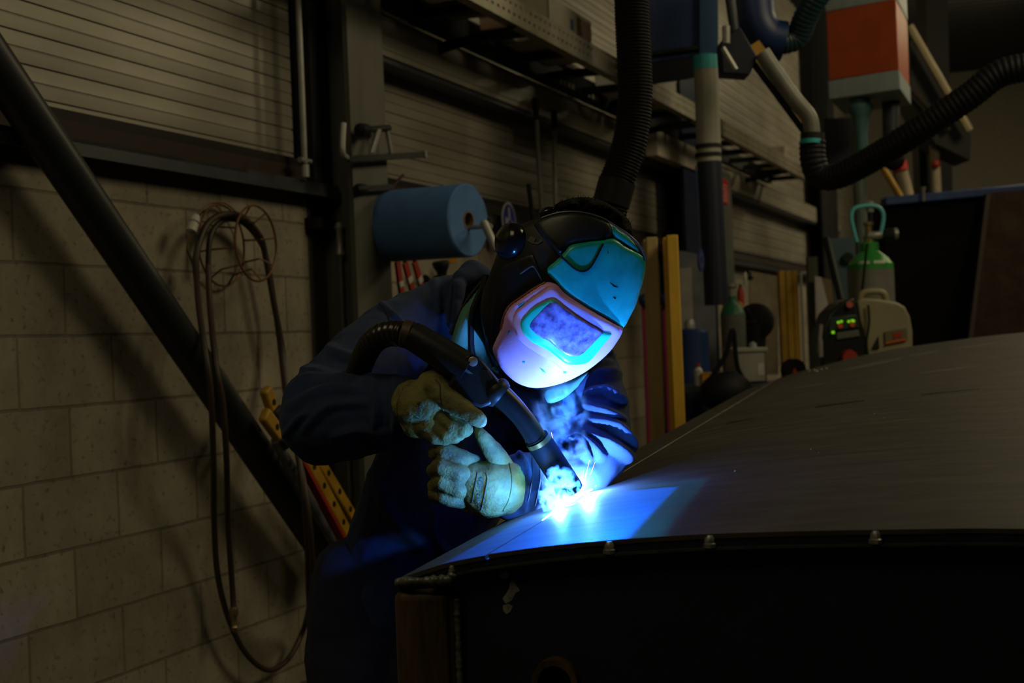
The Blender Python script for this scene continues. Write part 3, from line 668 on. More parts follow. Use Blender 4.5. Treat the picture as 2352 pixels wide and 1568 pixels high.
# ------------------------------------------------------------------ middle distance clutter
def ibeam(x0, y0, x1, y1, Y, wpx, mat, label, name='timber_beam', cat='beam'):
    A = P(x0,y0,Y); w = wpx/FPX*Y
    t = thing(name, label, cat, (A.x, Y, 0))
    for dy in (0, .12): MB().box((A.x, Y+dy, 0), w, .035, A.z).build('flange', mat, t, bevel=.004)
    MB().box((A.x, Y+.06, 0), .025, .1, A.z-.004).build('web', mat, t)
    return t
ibeam(1496,545,0,0,5.6,26,M('weathered_yellow', (.5,.36,.16), .7, var=.25, stretch=(1,1,.2)),'left of two upright yellow timber beams, paler and nearer the helmet')
ibeam(1543,540,0,0,5.5,26,M('deep_yellow', (.75,.45,.04), .6, var=.25, stretch=(1,1,.2)),'right of two upright yellow timber beams, bright yellow edge')
for i, (x,Y,c,lb) in enumerate(((1520,5.9,(.3,.02,.1),'magenta strap hanging between the two yellow beams'),(1473,5.9,(.25,.02,.08),'dark magenta strap left of the yellow beams'))):
    A = P(x,690,Y)
    t = thing('lifting_strap', lb, 'strap', (A.x,Y,.4))
    MB().boxv((A.x,Y,.5), V((.035,0,0)), V((0,.012,0)), V((0,0,A.z-.5))).build('webbing', M('strap_%d_colour' % (i+1), c, .7), t, bevel=.004)
    MB().ball((A.x+.017,Y,A.z), .03).build('end_loop', m_blue, t)
t = thing('blue_drum', 'dark blue drum behind the yellow beams', 'drum', (P(1588,800,7.45).x,7.45,0))
MB().lathe((P(1590,800,7.45).x,7.45,0), (0,0,1), [(0,.08),(.02,.09),(.3,.088),(.32,.094),(.34,.088),(P(1588,755,7.45).z-.02,.09),(P(1588,755,7.45).z,.07)], 24).build('shell', M('drum_blue', (.01,.035,.14), .45), t)
MB().lathe((P(1584,750,7.45).x,7.45,P(1588,755,7.45).z), (0,0,1), [(0,.03),(.03,.03),(.05,.02)], 12).build('cap', m_galv, t)
t = thing('paper_sheet', 'pale sheet hanging behind the yellow beams under the blue tag', 'sheet', P(1575,760,8.))
MB().prism([P(1562,616,8.),P(1588,614,8.),P(1594,780,8.),P(1566,780,8.)], (0,.01,0)).build('sheet', M('dull_white_sheet', (.32,.3,.29), .8, var=.2), t)
t = thing('wall_panel', 'grey blue panel hung under the sill by the blue column', 'panel', P(1620,700,8.4))
MB().prism([P(1560,575,8.4),P(1640,590,8.4),P(1648,860,8.4),P(1566,860,8.4)], (0,.03,0)).build('board', M('grey_blue_board', (.16,.17,.2), .7, var=.25), t)
# red hand tools, black fan, small green cylinder, bins
t = thing('stand_fan', 'round black fan head before the beige board', 'fan', (P(1728,800,8.).x,8.,0))
fcn = P(1736,738,8.)
MB().lathe(fcn, (-.5,-1,0), [(-.06,.03),(-.05,.09),(-.02,.105),(.02,.105),(.03,.09),(.03,.02)], 28).build('head', m_rubber, t)
MB().tube([fcn + V((0,.02,-.02)), V((fcn.x-.05,8.05,.75)), V((fcn.x-.06,8.05,.0))], [.07,.06,.03], 12).build('stand', m_rubber, t)
for k in range(6):
    q = 2*PI*k/6; MB().tube([fcn+V((-.015,-.03,0)), fcn+V((-.015+.09*math.cos(q)*.85,-.03,.09*math.sin(q)))], .006, 6).build('blade_rib', m_black, t)
sgc = thing('small_gas_cylinder', 'small grey cylinder with dark green top by the blue column', 'gas cylinder', (P(1682,800,7.6).x,7.6,0))
gx = P(1682,700,7.6); o = V((gx.x,7.6,0)); zs = P(1682,722,7.6).z
MB().lathe(o, (0,0,1), [(0,.06),(.01,.068),(zs,.068)], 24).build('body', m_grey, sgc)
MB().lathe(o, (0,0,1), [(zs,.0685),(zs+.04,.055),(zs+.06,.03),(zs+.08,.025),(zs+.1,.025)], 24).build('green_shoulder', M('dark_green_paint', (.015,.12,.05), .5), sgc)
MB().lathe(o, (0,0,1), [(zs+.1,.02),(zs+.14,.02),(zs+.15,.03),(zs+.17,.03)], 12).build('valve', m_galv, sgc)
for i, (x,y,w,h,mt,nm,lb,ct_) in enumerate(((1702,660,18,40,m_red,'red_clamp','red clamp hanging on the wall above the small cylinder','clamp'),(1712,625,9,30,m_white,'spray_bottle','white bottle on the tool board beside the black wheel','bottle'),(1698,690,22,24,M('ochre', (.4,.2,.03), .6),'yellow_tool','ochre hand tool hanging above the fan','tool'),(1714,710,14,24,M('crimson', (.3,.01,.03), .5),'red_handle_tool','dark red tool handle left of the fan head','tool'),(1724,633,14,10,m_rubber,'caster_wheel','small black wheel hanging above the beige board','wheel'))):
    A = P(x,y+h,8.3); t = thing(nm, lb, ct_, A)
    ww, hh = w/FPX*8.3, h/FPX*8.3
    MB().tube([A, A+V((0,0,hh*.7)), A+V((0,0,hh))], [ww*.45,ww*.5,ww*.3], 12).build('body', mt, t)
    MB().tube([A+V((0,0,hh)), A+V((0,0,hh+.02))], ww*.18, 8).build('neck', m_black, t)
t = thing('beige_board', 'beige board standing between the fan and the yellow guard post', 'board', P(1740,800,8.9))
MB().prism([P(1722,622,8.9),P(1786,634,8.9),P(1788,860,8.9),P(1722,860,8.9)], (0,.03,0)).build('board', m_beige, t)
t = thing('guard_post', 'bright yellow column guard post with grooved front', 'post', (P(1815,800,8.2).x,8.2,0))
g0 = P(1790,622,8.2); g1 = P(1832,626,8.2)
for k, (f0,f1,dy) in enumerate(((0,.3,0),(.3,.36,.02),(.36,.68,0),(.68,.72,.02),(.72,1.,0))):
    MB().boxv((g0.x+(g1.x-g0.x)*f0, 8.2+dy, 0), V(((g1.x-g0.x)*(f1-f0),0,0)), V((0,.08-dy,0)), V((0,0,g0.z))).build('face', m_yel, t)
t = thing('white_rack', 'thin white rack right of the yellow guard post', 'rack', (P(1846,800,8.8).x,8.8,0))
f0 = P(1838,628,8.8); f1 = P(1852,628,8.8)
for x in (f0.x, f1.x): MB().boxv((x,8.8,0), V((.012,0,0)), V((0,.03,0)), V((0,0,f0.z))).build('upright', m_white, t)
MB().boxv((f0.x,8.8,f0.z), V((f1.x-f0.x+.012,0,0)), V((0,.03,0)), V((0,0,.012))).build('top_bar', m_white, t)
q = P(1864,590,8.6)
tag(MB().box((q.x,8.6,0), .06, .06, q.z).build('green_post', M('grey_green_paint', (.07,.08,.05), .6)), 'dull green square post right of the thin white rack', 'post')
t = thing('white_sheet', 'white sheet leaning right of the dull green post', 'sheet', P(1885,800,8.5))
MB().prism([P(1872,634,8.5),P(1886,636,8.5),P(1902,700,8.5),P(1890,790,8.5),P(1876,790,8.5)], (0,.02,0)).build('sheet', M('bright_white_sheet', (.6,.57,.58), .7), t)
t = thing('cardboard_sheet', 'brown cardboard leaning behind the white sheet', 'cardboard', P(1905,760,8.7))
MB().prism([P(1880,636,8.7),P(1922,645,8.7),P(1926,690,8.7),P(1905,770,8.7),P(1884,770,8.7)], (0,.02,0)).build('sheet', M('brown_board', (.25,.17,.1), .8), t)
t = thing('plastic_crate', 'grey white plastic crate of parts below the fan', 'crate', P(1715,880,6.9))
A = P(1690,880,6.9); w = 72/FPX*6.9; hh = 80/FPX*6.9
b = MB(); e = .01; o = V((A.x, 6.9, A.z))
b.boxv(o, V((w,0,0)), V((0,.3,0)), V((0,0,e))).boxv(o, V((w,0,0)), V((0,e,0)), V((0,0,hh))).boxv(o+V((0,.29,0)), V((w,0,0)), V((0,e,0)), V((0,0,hh))).boxv(o, V((e,0,0)), V((0,.3,0)), V((0,0,hh))).boxv(o+V((w-e,0,0)), V((e,0,0)), V((0,.3,0)), V((0,0,hh)))
b.build('tub', M('crate_grey', (.33,.32,.28), .6), t, bevel=.003)
MB().boxv(o+V((-.008,-.008,hh-.02)), V((w+.016,0,0)), V((0,.316,0)), V((0,0,.02))).build('rim', M('crate_rim', (.4,.39,.34), .6), t, bevel=.003)
MB().boxv(o+V((w*.72,-.002,hh*.2)), V((w*.2,0,0)), V((0,.004,0)), V((0,0,hh*.35))).build('label', m_white, t)
tb_ = thing('work_bench', 'dark low bench carrying the crate and bottles', 'bench', (P(1690,880,6.9).x, 7.0, 0))
MB().box((P(1690,880,6.9).x,7.03,A.z-.04), .6, .34, .035).build('top', m_dsteel, tb_, bevel=.003)
for dx in (-.27,.27):
    for dy in (-.14,.14): MB().box((P(1690,880,6.9).x+dx,7.03+dy,0), .04, .04, A.z-.04).build('leg', m_black, tb_)
for (x,y,h,r,mt,nm,lb) in ((1605,885,50,10,m_white,'plastic_bottle','white plastic bottle on the bench beside the blue drum'),(1735,800,14,9,M('glassy_jar', (.4,.42,.45), .15),'glass_jar','small glass jar on the crate top'),(1632,868,26,22,M('amber', (.6,.3,.02), .5),'yellow_box','small amber box on the bench right of the white bottle')):
    A2 = P(x,y,6.95); A2.y = 6.95
    if nm == 'glass_jar': A2 = o + V((w*.62,.03,hh))
    else: A2.z = A.z - .005
    t = thing(nm, lb, 'bottle' if nm != 'yellow_box' else 'box', A2)
    rr, h2 = r/FPX*6.95, h/FPX*6.95
    if nm == 'yellow_box': MB().box(A2, rr*2, .08, h2).build('carton', mt, t, bevel=.002); MB().box(A2+V((0,0,h2)), rr*2.05, .085, .006).build('lid', mt, t)
    else:
        MB().lathe(A2, (0,0,1), [(0,rr),(h2*.7,rr),(h2*.82,rr*.5),(h2*.85,rr*.4)], 16).build('body', mt, t)
        MB().lathe(A2, (0,0,1), [(h2*.85,rr*.5),(h2,rr*.5)], 12).build('cap', m_red if h > 30 else m_galv, t)
t = thing('black_bag', 'black tool bag with shoulder strap on the bench', 'bag', P(1660,890,6.7))
bc = P(1668,900,6.72)
MB().ball(bc, .1, (V((.13,0,0)),V((0,.09,0)),V((0,0,.1)))).build('body', m_rubber, t)
MB().tube(spl([bc+V((-.09,-.02,.05)),bc+V((.0,-.03,.18)),bc+V((.04,-.03,.3)),bc+V((.06,0,.12)),bc+V((.12,0,.0))],6), .012, 8).build('strap', m_rubber, t)
t = thing('cable_reel', 'black reel with orange mark at the foot of the yellow guard post', 'reel', P(1820,850,7.4))
rc = P(1822,850,7.4)
MB().lathe(rc, (.1,-1,0), [(-.03,.04),(-.03,.062),(-.02,.062),(-.02,.04),(.02,.04),(.02,.062),(.03,.062),(.03,.04)], 24).build('spool', m_rubber, t)
MB().prism([rc+V((-.012,-.034,-.012)),rc+V((.014,-.034,-.012)),rc+V((.001,-.034,.014))], (0,-.003,0)).build('orange_mark', M('orange_cap', (.7,.1,.02), .5), t)
# ------------------------------------------------------------------ the welded steel tank in the foreground
TB = math.atan2(ray(1950,755)[0], 1)
TA = V((math.sin(TB), math.cos(TB), 0)); TL = V((math.cos(TB), -math.sin(TB), 0))
Fc = P(905,1332,1.83); Qf = P(1787,869,6.0); LS = .128
def onplane(px, py, p0, nrm):
    r = V(ray(px,py)); c = V((0,0,EYE)); t = (p0-c).dot(nrm)/r.dot(nrm); return c + r*t
ftab = []
for x, y in ((905,1332),(970,1308),(1037,1288),(1129,1271),(1263,1253),(1389,1241),(1500,1233),(1626,1226),(1780,1221),(2025,1216),(2352,1214),(2900,1232)):
    q = onplane(x,y,Fc,TA); ftab.append(((q-Fc).dot(TL), q.z))
btab = []
for x, y in ((1716,893),(1787,869),(1845,851),(1987,815),(2102,794),(2352,763),(2700,740)):
    q = onplane(x,y,Qf,TA); btab.append(((q-Qf).dot(TL)+LS, q.z))
ftab = [tuple(p[:2]) for p in spl([V((a,b,0)) for a,b in ftab], 6)]
btab = [tuple(p[:2]) for p in spl([V((a,b,0)) for a,b in btab], 6)]
F0, B0 = Fc.copy(), Qf - TL*LS
LM = 1.25
def S(l, t, up=0.):
    f = V((F0.x+TL.x*l, F0.y+TL.y*l, lerpt(ftab,l))); b = V((B0.x+TL.x*l, B0.y+TL.y*l, lerpt(btab,l)))
    q = f.lerp(b, t); q.z += up
    return q
def sheetmat():
    m = M('mill_scale_steel', (.05,.046,.04), .5, .0, var=.22, ns=5, stretch=(1.2,5,4), c2=(.075,.066,.055), bump=.05, bs=30, spec=.2)
    nt = m.node_tree; N = nt.nodes; L = nt.links; b = N['Principled BSDF']
    src = b.inputs['Base Color'].links[0].from_socket
    tc = N.new('ShaderNodeTexCoord'); mp = N.new('ShaderNodeMapping'); mp.inputs['Scale'].default_value = (2.,5.,3.); L.new(tc.outputs['Object'], mp.inputs[0])
    n = N.new('ShaderNodeTexNoise'); n.inputs['Scale'].default_value = 2.4; n.inputs['Detail'].default_value = 9; n.inputs['Roughness'].default_value = .75; L.new(mp.outputs[0], n.inputs['Vector'])
    r = N.new('ShaderNodeMapRange'); r.inputs[1].default_value = .58; r.inputs[2].default_value = .78; L.new(n.outputs['Fac'], r.inputs[0])
    mx = N.new('ShaderNodeMixRGB'); mx.inputs[2].default_value = (.17,.1,.07,1); L.new(r.outputs[0], mx.inputs[0]); L.new(src, mx.inputs[1]); L.new(mx.outputs[0], b.inputs['Base Color'])
    r2 = N.new('ShaderNodeMapRange'); r2.inputs[3].default_value = .45; r2.inputs[4].default_value = .7; L.new(n.outputs['Fac'], r2.inputs[0]); L.new(r2.outputs[0], b.inputs['Roughness'])
    return m
m_sheet = sheetmat()
tank = thing('steel_tank', 'curved steel tank being welded in the foreground', 'tank', Fc - V((0,0,Fc.z)))
ts = [0] + [ .0025*1.16**k for k in range(0, 45) if .0025*1.16**k < .97] + [1]
def sheet(l0, l1, nl, th, name, up=0.):
    ls = [l0 + (l1-l0)*(i/nl) for i in range(nl+1)]
    b = MB()
    top = [[S(l,t,up) for l in ls] for t in ts]; bot = [[S(l,t,up-th) for l in ls] for t in ts]
    b.grid(top); b.grid([r[::-1] for r in bot])
    for side in ((top[0],bot[0]),(bot[-1],top[-1]),([r[0] for r in bot],[r[0] for r in top]),([r[-1] for r in top],[r[-1] for r in bot])): b.grid(list(side))
    me = b.mesh(name, False)
    bm = bmesh.new(); bm.from_mesh(me); bmesh.ops.remove_doubles(bm, verts=bm.verts[:], dist=1e-5); bmesh.ops.recalc_face_normals(bm, faces=bm.faces[:]); bm.to_mesh(me); bm.free()
    return place(me, name, m_sheet, tank, ang=50)
top_o = sheet(LS+.002, LM, 60, .006, 'top_sheet')
strip_o = sheet(0, LS-.003, 8, .006, 'side_strip', -.001)
def bvh_of(o):
    me = o.data; org = LOC[o.name]
    return BVHTree.FromPolygons([tuple(v.co+org) for v in me.vertices], [tuple(p.vertices) for p in me.polygons])
bt = bvh_of(top_o)
def hit(bv, px, py):
    r = V(ray(px,py)).normalized(); c = V((0,0,EYE)); h = bv.ray_cast(c, r)
    return h[0], h[1]
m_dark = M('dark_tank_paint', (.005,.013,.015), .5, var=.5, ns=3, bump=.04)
# rim band, lip and front plate
def fband(l0, l1, dz0, dz1, off0, off1, nl=60):
    b = MB(); ls = [l0+(l1-l0)*i/nl for i in range(nl+1)]
    A_ = [[S(l,0)+TA*off0+V((0,0,dz0)) for l in ls],[S(l,0)+TA*off0+V((0,0,dz1)) for l in ls],[S(l,0)+TA*off1+V((0,0,dz1)) for l in ls],[S(l,0)+TA*off1+V((0,0,dz0)) for l in ls]]
    A_.append(A_[0]); b.grid(A_)
    for e in (0,-1): b.add([A_[k][e] for k in range(4)], [(0,1,2,3)])
    return b
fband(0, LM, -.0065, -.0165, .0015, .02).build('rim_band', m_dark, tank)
fband(.05, LM, -.0165, -.0195, -.007, .03).build('rim_lip', M('worn_dark_steel', (.06,.062,.055), .45, .4, var=.4, ns=40), tank)
b = MB(); nl = 40; ls = [.045+(LM-.045)*i/nl for i in range(nl+1)]
rows = [[S(l,0)+TA*o+V((0,0,-.0195)) for l in ls] for o in (.012,)] + [[V((F0.x+TL.x*l,F0.y+TL.y*l,.18))+TA*.012 for l in ls]] + [[V((F0.x+TL.x*l,F0.y+TL.y*l,.18))+TA*.02 for l in ls]] + [[S(l,0)+TA*.02+V((0,0,-.0195)) for l in ls]]
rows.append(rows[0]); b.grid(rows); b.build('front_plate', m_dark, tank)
b = MB(); tt = [i/10 for i in range(11)]
g = [[S(.01,t,-.007) for t in tt], [V((S(.01,t).x,S(.01,t).y,.18)) for t in tt], [V((S(.016,t).x,S(.016,t).y,.18)) for t in tt], [S(.016,t,-.007) for t in tt]]
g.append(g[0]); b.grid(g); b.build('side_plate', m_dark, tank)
# corner post: rounded square tube with weld beads
m_post = M('rusty_dark_post', (.03,.022,.014), .5, .3, var=.5, c2=(.17,.10,.035), ns=7, stretch=(4,4,.5), bump=.08)
zt_ = S(.0,0).z - .012
MB().boxv(V((F0.x,F0.y,0)) - TL*.002 - TA*.006, TL*.083, TA*.08, V((0,0,zt_))).build('corner_post', m_post, tank, bevel=.014, seg=4)
def bead(pts, r, name, n=70, sc=.35):
    c = spl(pts, max(2, n//(len(pts)-1)))
    MB().tube(c, [r*(1+sc*noise.noise(p*260)+.25*noise.noise(p*90)) for p in c], 10).build(name, M('weld_grey', (.13,.13,.11), .4, .3, var=.5, ns=60) if r > .003 else M('bright_weld', (.3,.28,.24), .35, .7, var=.3), tank, ang=180)
bead([P(912,1338,1.825),P(940,1335,1.815),P(985,1333,1.805),P(1030,1330,1.80),P(1040,1316,1.80)], .0055, 'weld_bead')
e = V((F0.x,F0.y,0)) + TL*.084 + TA*.002
bead([V((e.x,e.y,zt_-.012)), V((e.x,e.y,.6)), V((e.x,e.y,.2))], .0045, 'weld_bead', 200)
e = V((F0.x,F0.y,0)) + TL*.070 - TA*.006
MB().tube([V((e.x,e.y,zt_-.01)), V((e.x,e.y,.2))], .004, 8).build('post_ridge', m_post, tank)
for i in range(4):
    l = (.0, LM-.08)[i%2]; t_ = (0,.985)[i//2]
    if i == 0: continue
    q = S(l,t_); MB().boxv(V((q.x,q.y,0)), TL*.07, TA*.07, V((0,0,q.z-.03))).build('leg', m_dark, tank)
# weld studs along the rim
m_stud = M('stud_metal', (.3,.3,.26), .4, .6, var=.5, ns=90)
for x, y in ((1038,1306),(1400,1257),(1630,1243),(2011,1233)):
    q = onplane(x, y, Fc - TA*.003, TA)
    r = .0068 if x > 1100 else .004
    MB().lathe(q - V((0,0,r*1.1)), (0,0,1), [(0,r*1.25),(r*.7,r*1.25),(r*.9,r*1.0),(r*1.6,r*.9),(r*2.2,r*.5)], 8).build('stud', m_stud, tank, ang=30)
# tack beads along the seam beyond the arc and the open gap before it
def seam(px): 
    lo, hi = 0., 1.
    for _ in range(50):
        m = (lo+hi)/2
        if proj(S(LS,m))[0] < px: lo = m
        else: hi = m
    return lo
T_ARC = seam(1318)
WELD = S(LS, T_ARC)
bead([S(LS, T_ARC+(seam(1402)-T_ARC)*k/8, .001) for k in range(9)], .0018, 'fresh_weld', 80)
bead([S(LS, seam(1402)+(1-seam(1402))*(k/16)**2, .0003) for k in range(17)], .0012, 'seam_edge', 160, .15)
MB().grid([[S(LS-.012,t,-.0075) for t in (0,.2,.4,.6,.8,1)],[S(LS+.012,t,-.0075) for t in (0,.2,.4,.6,.8,1)]]).build('backing_strip', m_dark, tank, fix=False)
# slots cut in the sheet
m_slot = M('slot_black', (.003,.004,.006), .6)
for (x0,y0,x1,y1) in ((1668,974,1754,957),(1872,936,1987,920),(2117,907,2250,893)):
    q = [hit(bt, x0+(x1-x0)*k/6, y0+(y1-y0)*k/6)[0] + V((0,0,.0004)) for k in range(7)]
    MB().tube(q, [.002,.0035,.0035,.0035,.0035,.0035,.002], 6).build('slot', m_slot, tank)
# spatter and weld marks on the sheet
for (pts, nm) in (((( 1858,852),(1870,851),(1876,853),(1886,849),(1897,847)), 'weld_dot'), (((1955,905),(2008,950),(1862,1032),(1880,1040),(1688,1082),(2030,960)), 'spatter_dot')):
    for x, y in pts:
        h = hit(bt, x, y)[0]
        if h: MB().ball(h, .006 if nm == 'weld_dot' else .0018, n=8, m=6).build(nm, M('bright_weld', (.3,.28,.24), .35, .7), tank)
# scraped paint on the front plate and a pipe stub low down
m_scr = M('scraped_white', (.3,.3,.26), .7, var=.5, ns=60)
for pl_ in ([(1150,1318),(1160,1312),(1170,1318),(1166,1326),(1156,1329),(1147,1325)],[(1172,1335),(1180,1332),(1188,1346),(1194,1356),(1184,1361),(1176,1378),(1162,1386),(1154,1374),(1163,1362),(1170,1350)],[(1156,1390),(1168,1386),(1178,1392),(1172,1404),(1164,1410),(1156,1402)]):
    MB().prism([onplane(x, y, Fc+TA*.0119, TA) for x, y in pl_], TA*-.0006).build('scraped_patch', m_scr, tank)
q = onplane(1280,1560,Fc+TA*.012,TA)
MB().lathe(q, -TA, [(-.005,.03),(.02,.03),(.02,.022),(.0,.022)], 24).build('pipe_stub', m_post, tank)

m_scuff = M('scuffed_sheet', (.085,.078,.068), .6, var=.5, ns=40, stretch=(1,3,1))
for (x0,y0,x1,y1,w) in ((1940,850,2075,822,10),(2085,818,2160,806,7),(2180,803,2290,786,5),(2110,858,2250,840,5),(1820,892,1900,880,4)):
    up_, dn_ = [], []
    for k in range(13):
        f = k/12; x = x0+(x1-x0)*f; y = y0+(y1-y0)*f; ww = w*(.35+.65*math.sin(PI*f))*(.6+.7*abs(noise.noise(V((x*.07,y*.07,w)))))
        a_, c_ = hit(bt, x, y-ww/2)[0], hit(bt, x, y+ww/2)[0]
        if a_ and c_: up_.append(a_+V((0,0,.0005))); dn_.append(c_+V((0,0,.0005)))
    if len(up_) > 3: MB().grid([up_, dn_]).build('scuff_mark', m_scuff, tank, fix=False, ang=0)
# ------------------------------------------------------------------ the welder
def temp_obj(b):
    me = b.mesh('tmp'); o = bpy.data.objects.new('tmp', me); COL.objects.link(o); return o
def remeshed(b, vox, smooth=6, fac=.5):
    o = temp_obj(b)
    m = o.modifiers.new('r','REMESH'); m.mode = 'VOXEL'; m.voxel_size = vox; m.use_smooth_shade = True
    s = o.modifiers.new('s','SMOOTH'); s.factor = fac; s.iterations = smooth
    dg = bpy.context.evaluated_depsgraph_get()
    me = bpy.data.meshes.new_from_object(o.evaluated_get(dg))
    old = o.data; bpy.data.objects.remove(o); bpy.data.meshes.remove(old)
    return me
def bvh_me(me): return BVHTree.FromPolygons([tuple(v.co) for v in me.vertices], [tuple(p.vertices) for p in me.polygons])
def chain(b, pts, n=20):                           # (px, py, depth, radius in px) -> tapering capsules
    q = [(P(x,y,Y), r/FPX*Y) for x,y,Y,r in pts]
    for p, r in q: b.ball(p, r, n=n, m=12)
    for (p, r), (p2, r2) in zip(q, q[1:]):
        if (p2-p).length > 1e-4: b.tube([p, p2], [r, r2], n)
    return b
def chain3(b, q, n=20):
    for p, r in q: b.ball(p, r, n=n, m=12)
    for (p, r), (p2, r2) in zip(q, q[1:]): b.tube([p, p2], [r, r2], n)
    return b
def poly_grid(outline, step):
    bm = bmesh.new(); vs = [bm.verts.new((p[0],p[1],0)) for p in outline]; bm.faces.new(vs)
    xs = [p[0] for p in outline]; ys = [p[1] for p in outline]
    x = min(xs)+step*.5
    while x < max(xs): bmesh.ops.bisect_plane(bm, geom=bm.verts[:]+bm.edges[:]+bm.faces[:], plane_co=(x,0,0), plane_no=(1,0,0)); x += step
    y = min(ys)+step*.5
    while y < max(ys): bmesh.ops.bisect_plane(bm, geom=bm.verts[:]+bm.edges[:]+bm.faces[:], plane_co=(0,y,0), plane_no=(0,1,0)); y += step
    bmesh.ops.remove_doubles(bm, verts=bm.verts[:], dist=.05)
    return bm
def patch(outline, depth, off=.01, thick=.02, er=10, step=7, base=0., smooth=True, k=4):
    ol = [(p[0],p[1]) for p in (spl([(x,y,0) for x,y in outline], k, True) if smooth else [V((x,y,0)) for x,y in outline])]
    bm = poly_grid(ol, step); bm.verts.index_update()
    segs = list(zip(ol, ol[1:]+ol[:1]))
    def dist(x, y):
        m = 1e9
        for (ax,ay),(bx,by) in segs:
            dx, dy = bx-ax, by-ay; L2 = dx*dx+dy*dy
            t = 0 if L2 < 1e-9 else max(0,min(1,((x-ax)*dx+(y-ay)*dy)/L2))
            m = min(m, (x-ax-dx*t)**2+(y-ay-dy*t)**2)
        return math.sqrt(m)
    bnd = set(v.index for v in bm.verts if v.is_boundary)
    fr, bk = [], []
    for v in bm.verts:
        x, y = v.co.x, v.co.y; D = depth(x,y)
        e = 0. if v.index in bnd else min(1., dist(x,y)/er)
        o = base + off*math.sqrt(max(0.,1-(1-e)**2))
        fr.append(P(x,y,D-o)); bk.append(P(x,y,D+thick))
    n = len(fr); b = MB()
    fs = [tuple(v.index for v in f.verts) for f in bm.faces]
    side = [(e.verts[0].index, e.verts[1].index, e.verts[1].index+n, e.verts[0].index+n) for e in bm.edges if e.is_boundary]
    b.add(fr+bk, fs + [tuple(i+n for i in f[::-1]) for f in fs] + side)
    bm.free(); return b
m_jack = M('navy_work_cotton', (.012,.030,.088), .85, var=.18, ns=30, bump=.12, bs=700, sheen=.05)
m_trous = M('dark_navy_cotton', (.012,.016,.035), .9, var=.2, bump=.1, bs=400)
m_glove = M('worn_pale_leather', (.2,.19,.05), .75, var=.4, ns=26, c2=(.3,.28,.08), bump=.25, bs=260)
m_gdark = M('darker_leather', (.12,.11,.03), .75, var=.5, ns=30, c2=(.26,.24,.07), bump=.3, bs=240)  # finger leather, a darker tone than the palm
m_skin = M('skin', (.45,.28,.2), .6)
m_hair = M('dark_hair', (.008,.007,.006), .9, bump=.5, bs=200, spec=.15)
hipc = P(905,1340,2.74)
person = thing('person', 'person in navy work jacket and welding helmet bending over the tank with a torch', 'person', (hipc.x, hipc.y, 0))
# --- body: one continuous figure under the clothes
bd_ = MB()
chain(bd_, [(1255,700,2.6,95),(1180,730,2.68,55),(1120,800,2.76,105),(1040,1050,2.75,110),(915,1320,2.74,110)])
chain(bd_, [(1120,780,2.76,60),(970,745,2.7,50),(850,850,2.58,48),(750,960,2.46,42),(860,948,2.39,38),(945,937,2.335,30)])
chain(bd_, [(1150,800,2.78,60),(1335,860,2.60,48),(1372,940,2.51,46),(1378,1035,2.48,40),(1290,1100,2.42,36),(1195,1112,2.335,28)])
for hx, kx, fx in ((-.06,-.10,-.16),(.08,.07,.02)):
    h = V((hipc.x+hx, hipc.y, hipc.z)); kn = V((hipc.x+kx, hipc.y-.1, .42)); an = V((hipc.x+fx, hipc.y+.02, .09))
    chain3(bd_, [(h,.085),(kn,.06),(an,.042),(an+V((.05,-.15,-.05)),.035)])
body = place(remeshed(bd_, .012, 4), 'body', m_skin, person, ang=180)
# --- trousers and boots
tr_ = MB()
chain(tr_, [(915,1310,2.74,138),(905,1380,2.74,140)])
for hx, kx, fx in ((-.06,-.10,-.16),(.08,.07,.02)):
    h = V((hipc.x+hx, hipc.y, hipc.z)); kn = V((hipc.x+kx, hipc.y-.1, .42)); an = V((hipc.x+fx, hipc.y+.02, .12))
    chain3(tr_, [(h,.108),(kn,.085),(an,.07)])
    bt_ = MB(); chain3(bt_, [(an,.05),(an+V((.0,.02,-.07)),.05),(an+V((.05,-.15,-.075)),.044)])
    place(remeshed(bt_, .01, 3), 'boot', m_black, person, ang=180)
me = remeshed(tr_, .010, 6)
for v, nn in zip(me.vertices, [v.normal.copy() for v in me.vertices]):
    c = v.co.copy(); v.co = c + nn*(.012*noise.noise(V((c.x*9,c.y*9,c.z*5)))+.006*noise.noise(c*24))
place(me, 'trousers', m_trous, person, ang=180)
# --- jacket
jk = MB()
chain(jk, [(1120,690,2.74,72),(1105,740,2.75,120),(1120,830,2.76,160),(1060,1000,2.75,170),(985,1160,2.74,158),(930,1300,2.74,150),(915,1370,2.74,152)])
chain(jk, [(1110,700,2.74,80),(1035,712,2.72,78),(960,745,2.68,82),(905,785,2.63,92),(850,835,2.58,100),(790,900,2.51,104),(744,962,2.455,104),(800,958,2.42,100),(860,948,2.385,92),(905,941,2.355,82),(946,937,2.33,73)])
chain(jk, [(1130,760,2.76,100),(1290,830,2.64,92),(1345,868,2.57,82),(1374,940,2.50,74),(1384,1030,2.48,66),(1345,1085,2.455,62),(1290,1102,2.415,58),(1240,1108,2.375,64),(1198,1110,2.335,73)])
chain(jk, [(1300,1122,2.43,42),(1250,1140,2.385,48),(1205,1151,2.345,48),(1176,1154,2.33,44)])
chain(jk, [(1180,900,2.72,110),(1250,960,2.66,90),(1310,1000,2.58,66)])
FOLDS = []
def fold(pts, w, h=.011):
    q = [(p[0],p[1]) for p in spl([(x,y,0) for x,y in pts], 5)]
    FOLDS.append((q, w, h, min(a for a,_ in q)-w, max(a for a,_ in q)+w, min(c for _,c in q)-w, max(c for _,c in q)+w))
Z6 = lambda l: [(1230+x/4.9, 780+y/4.9) for x, y in l]
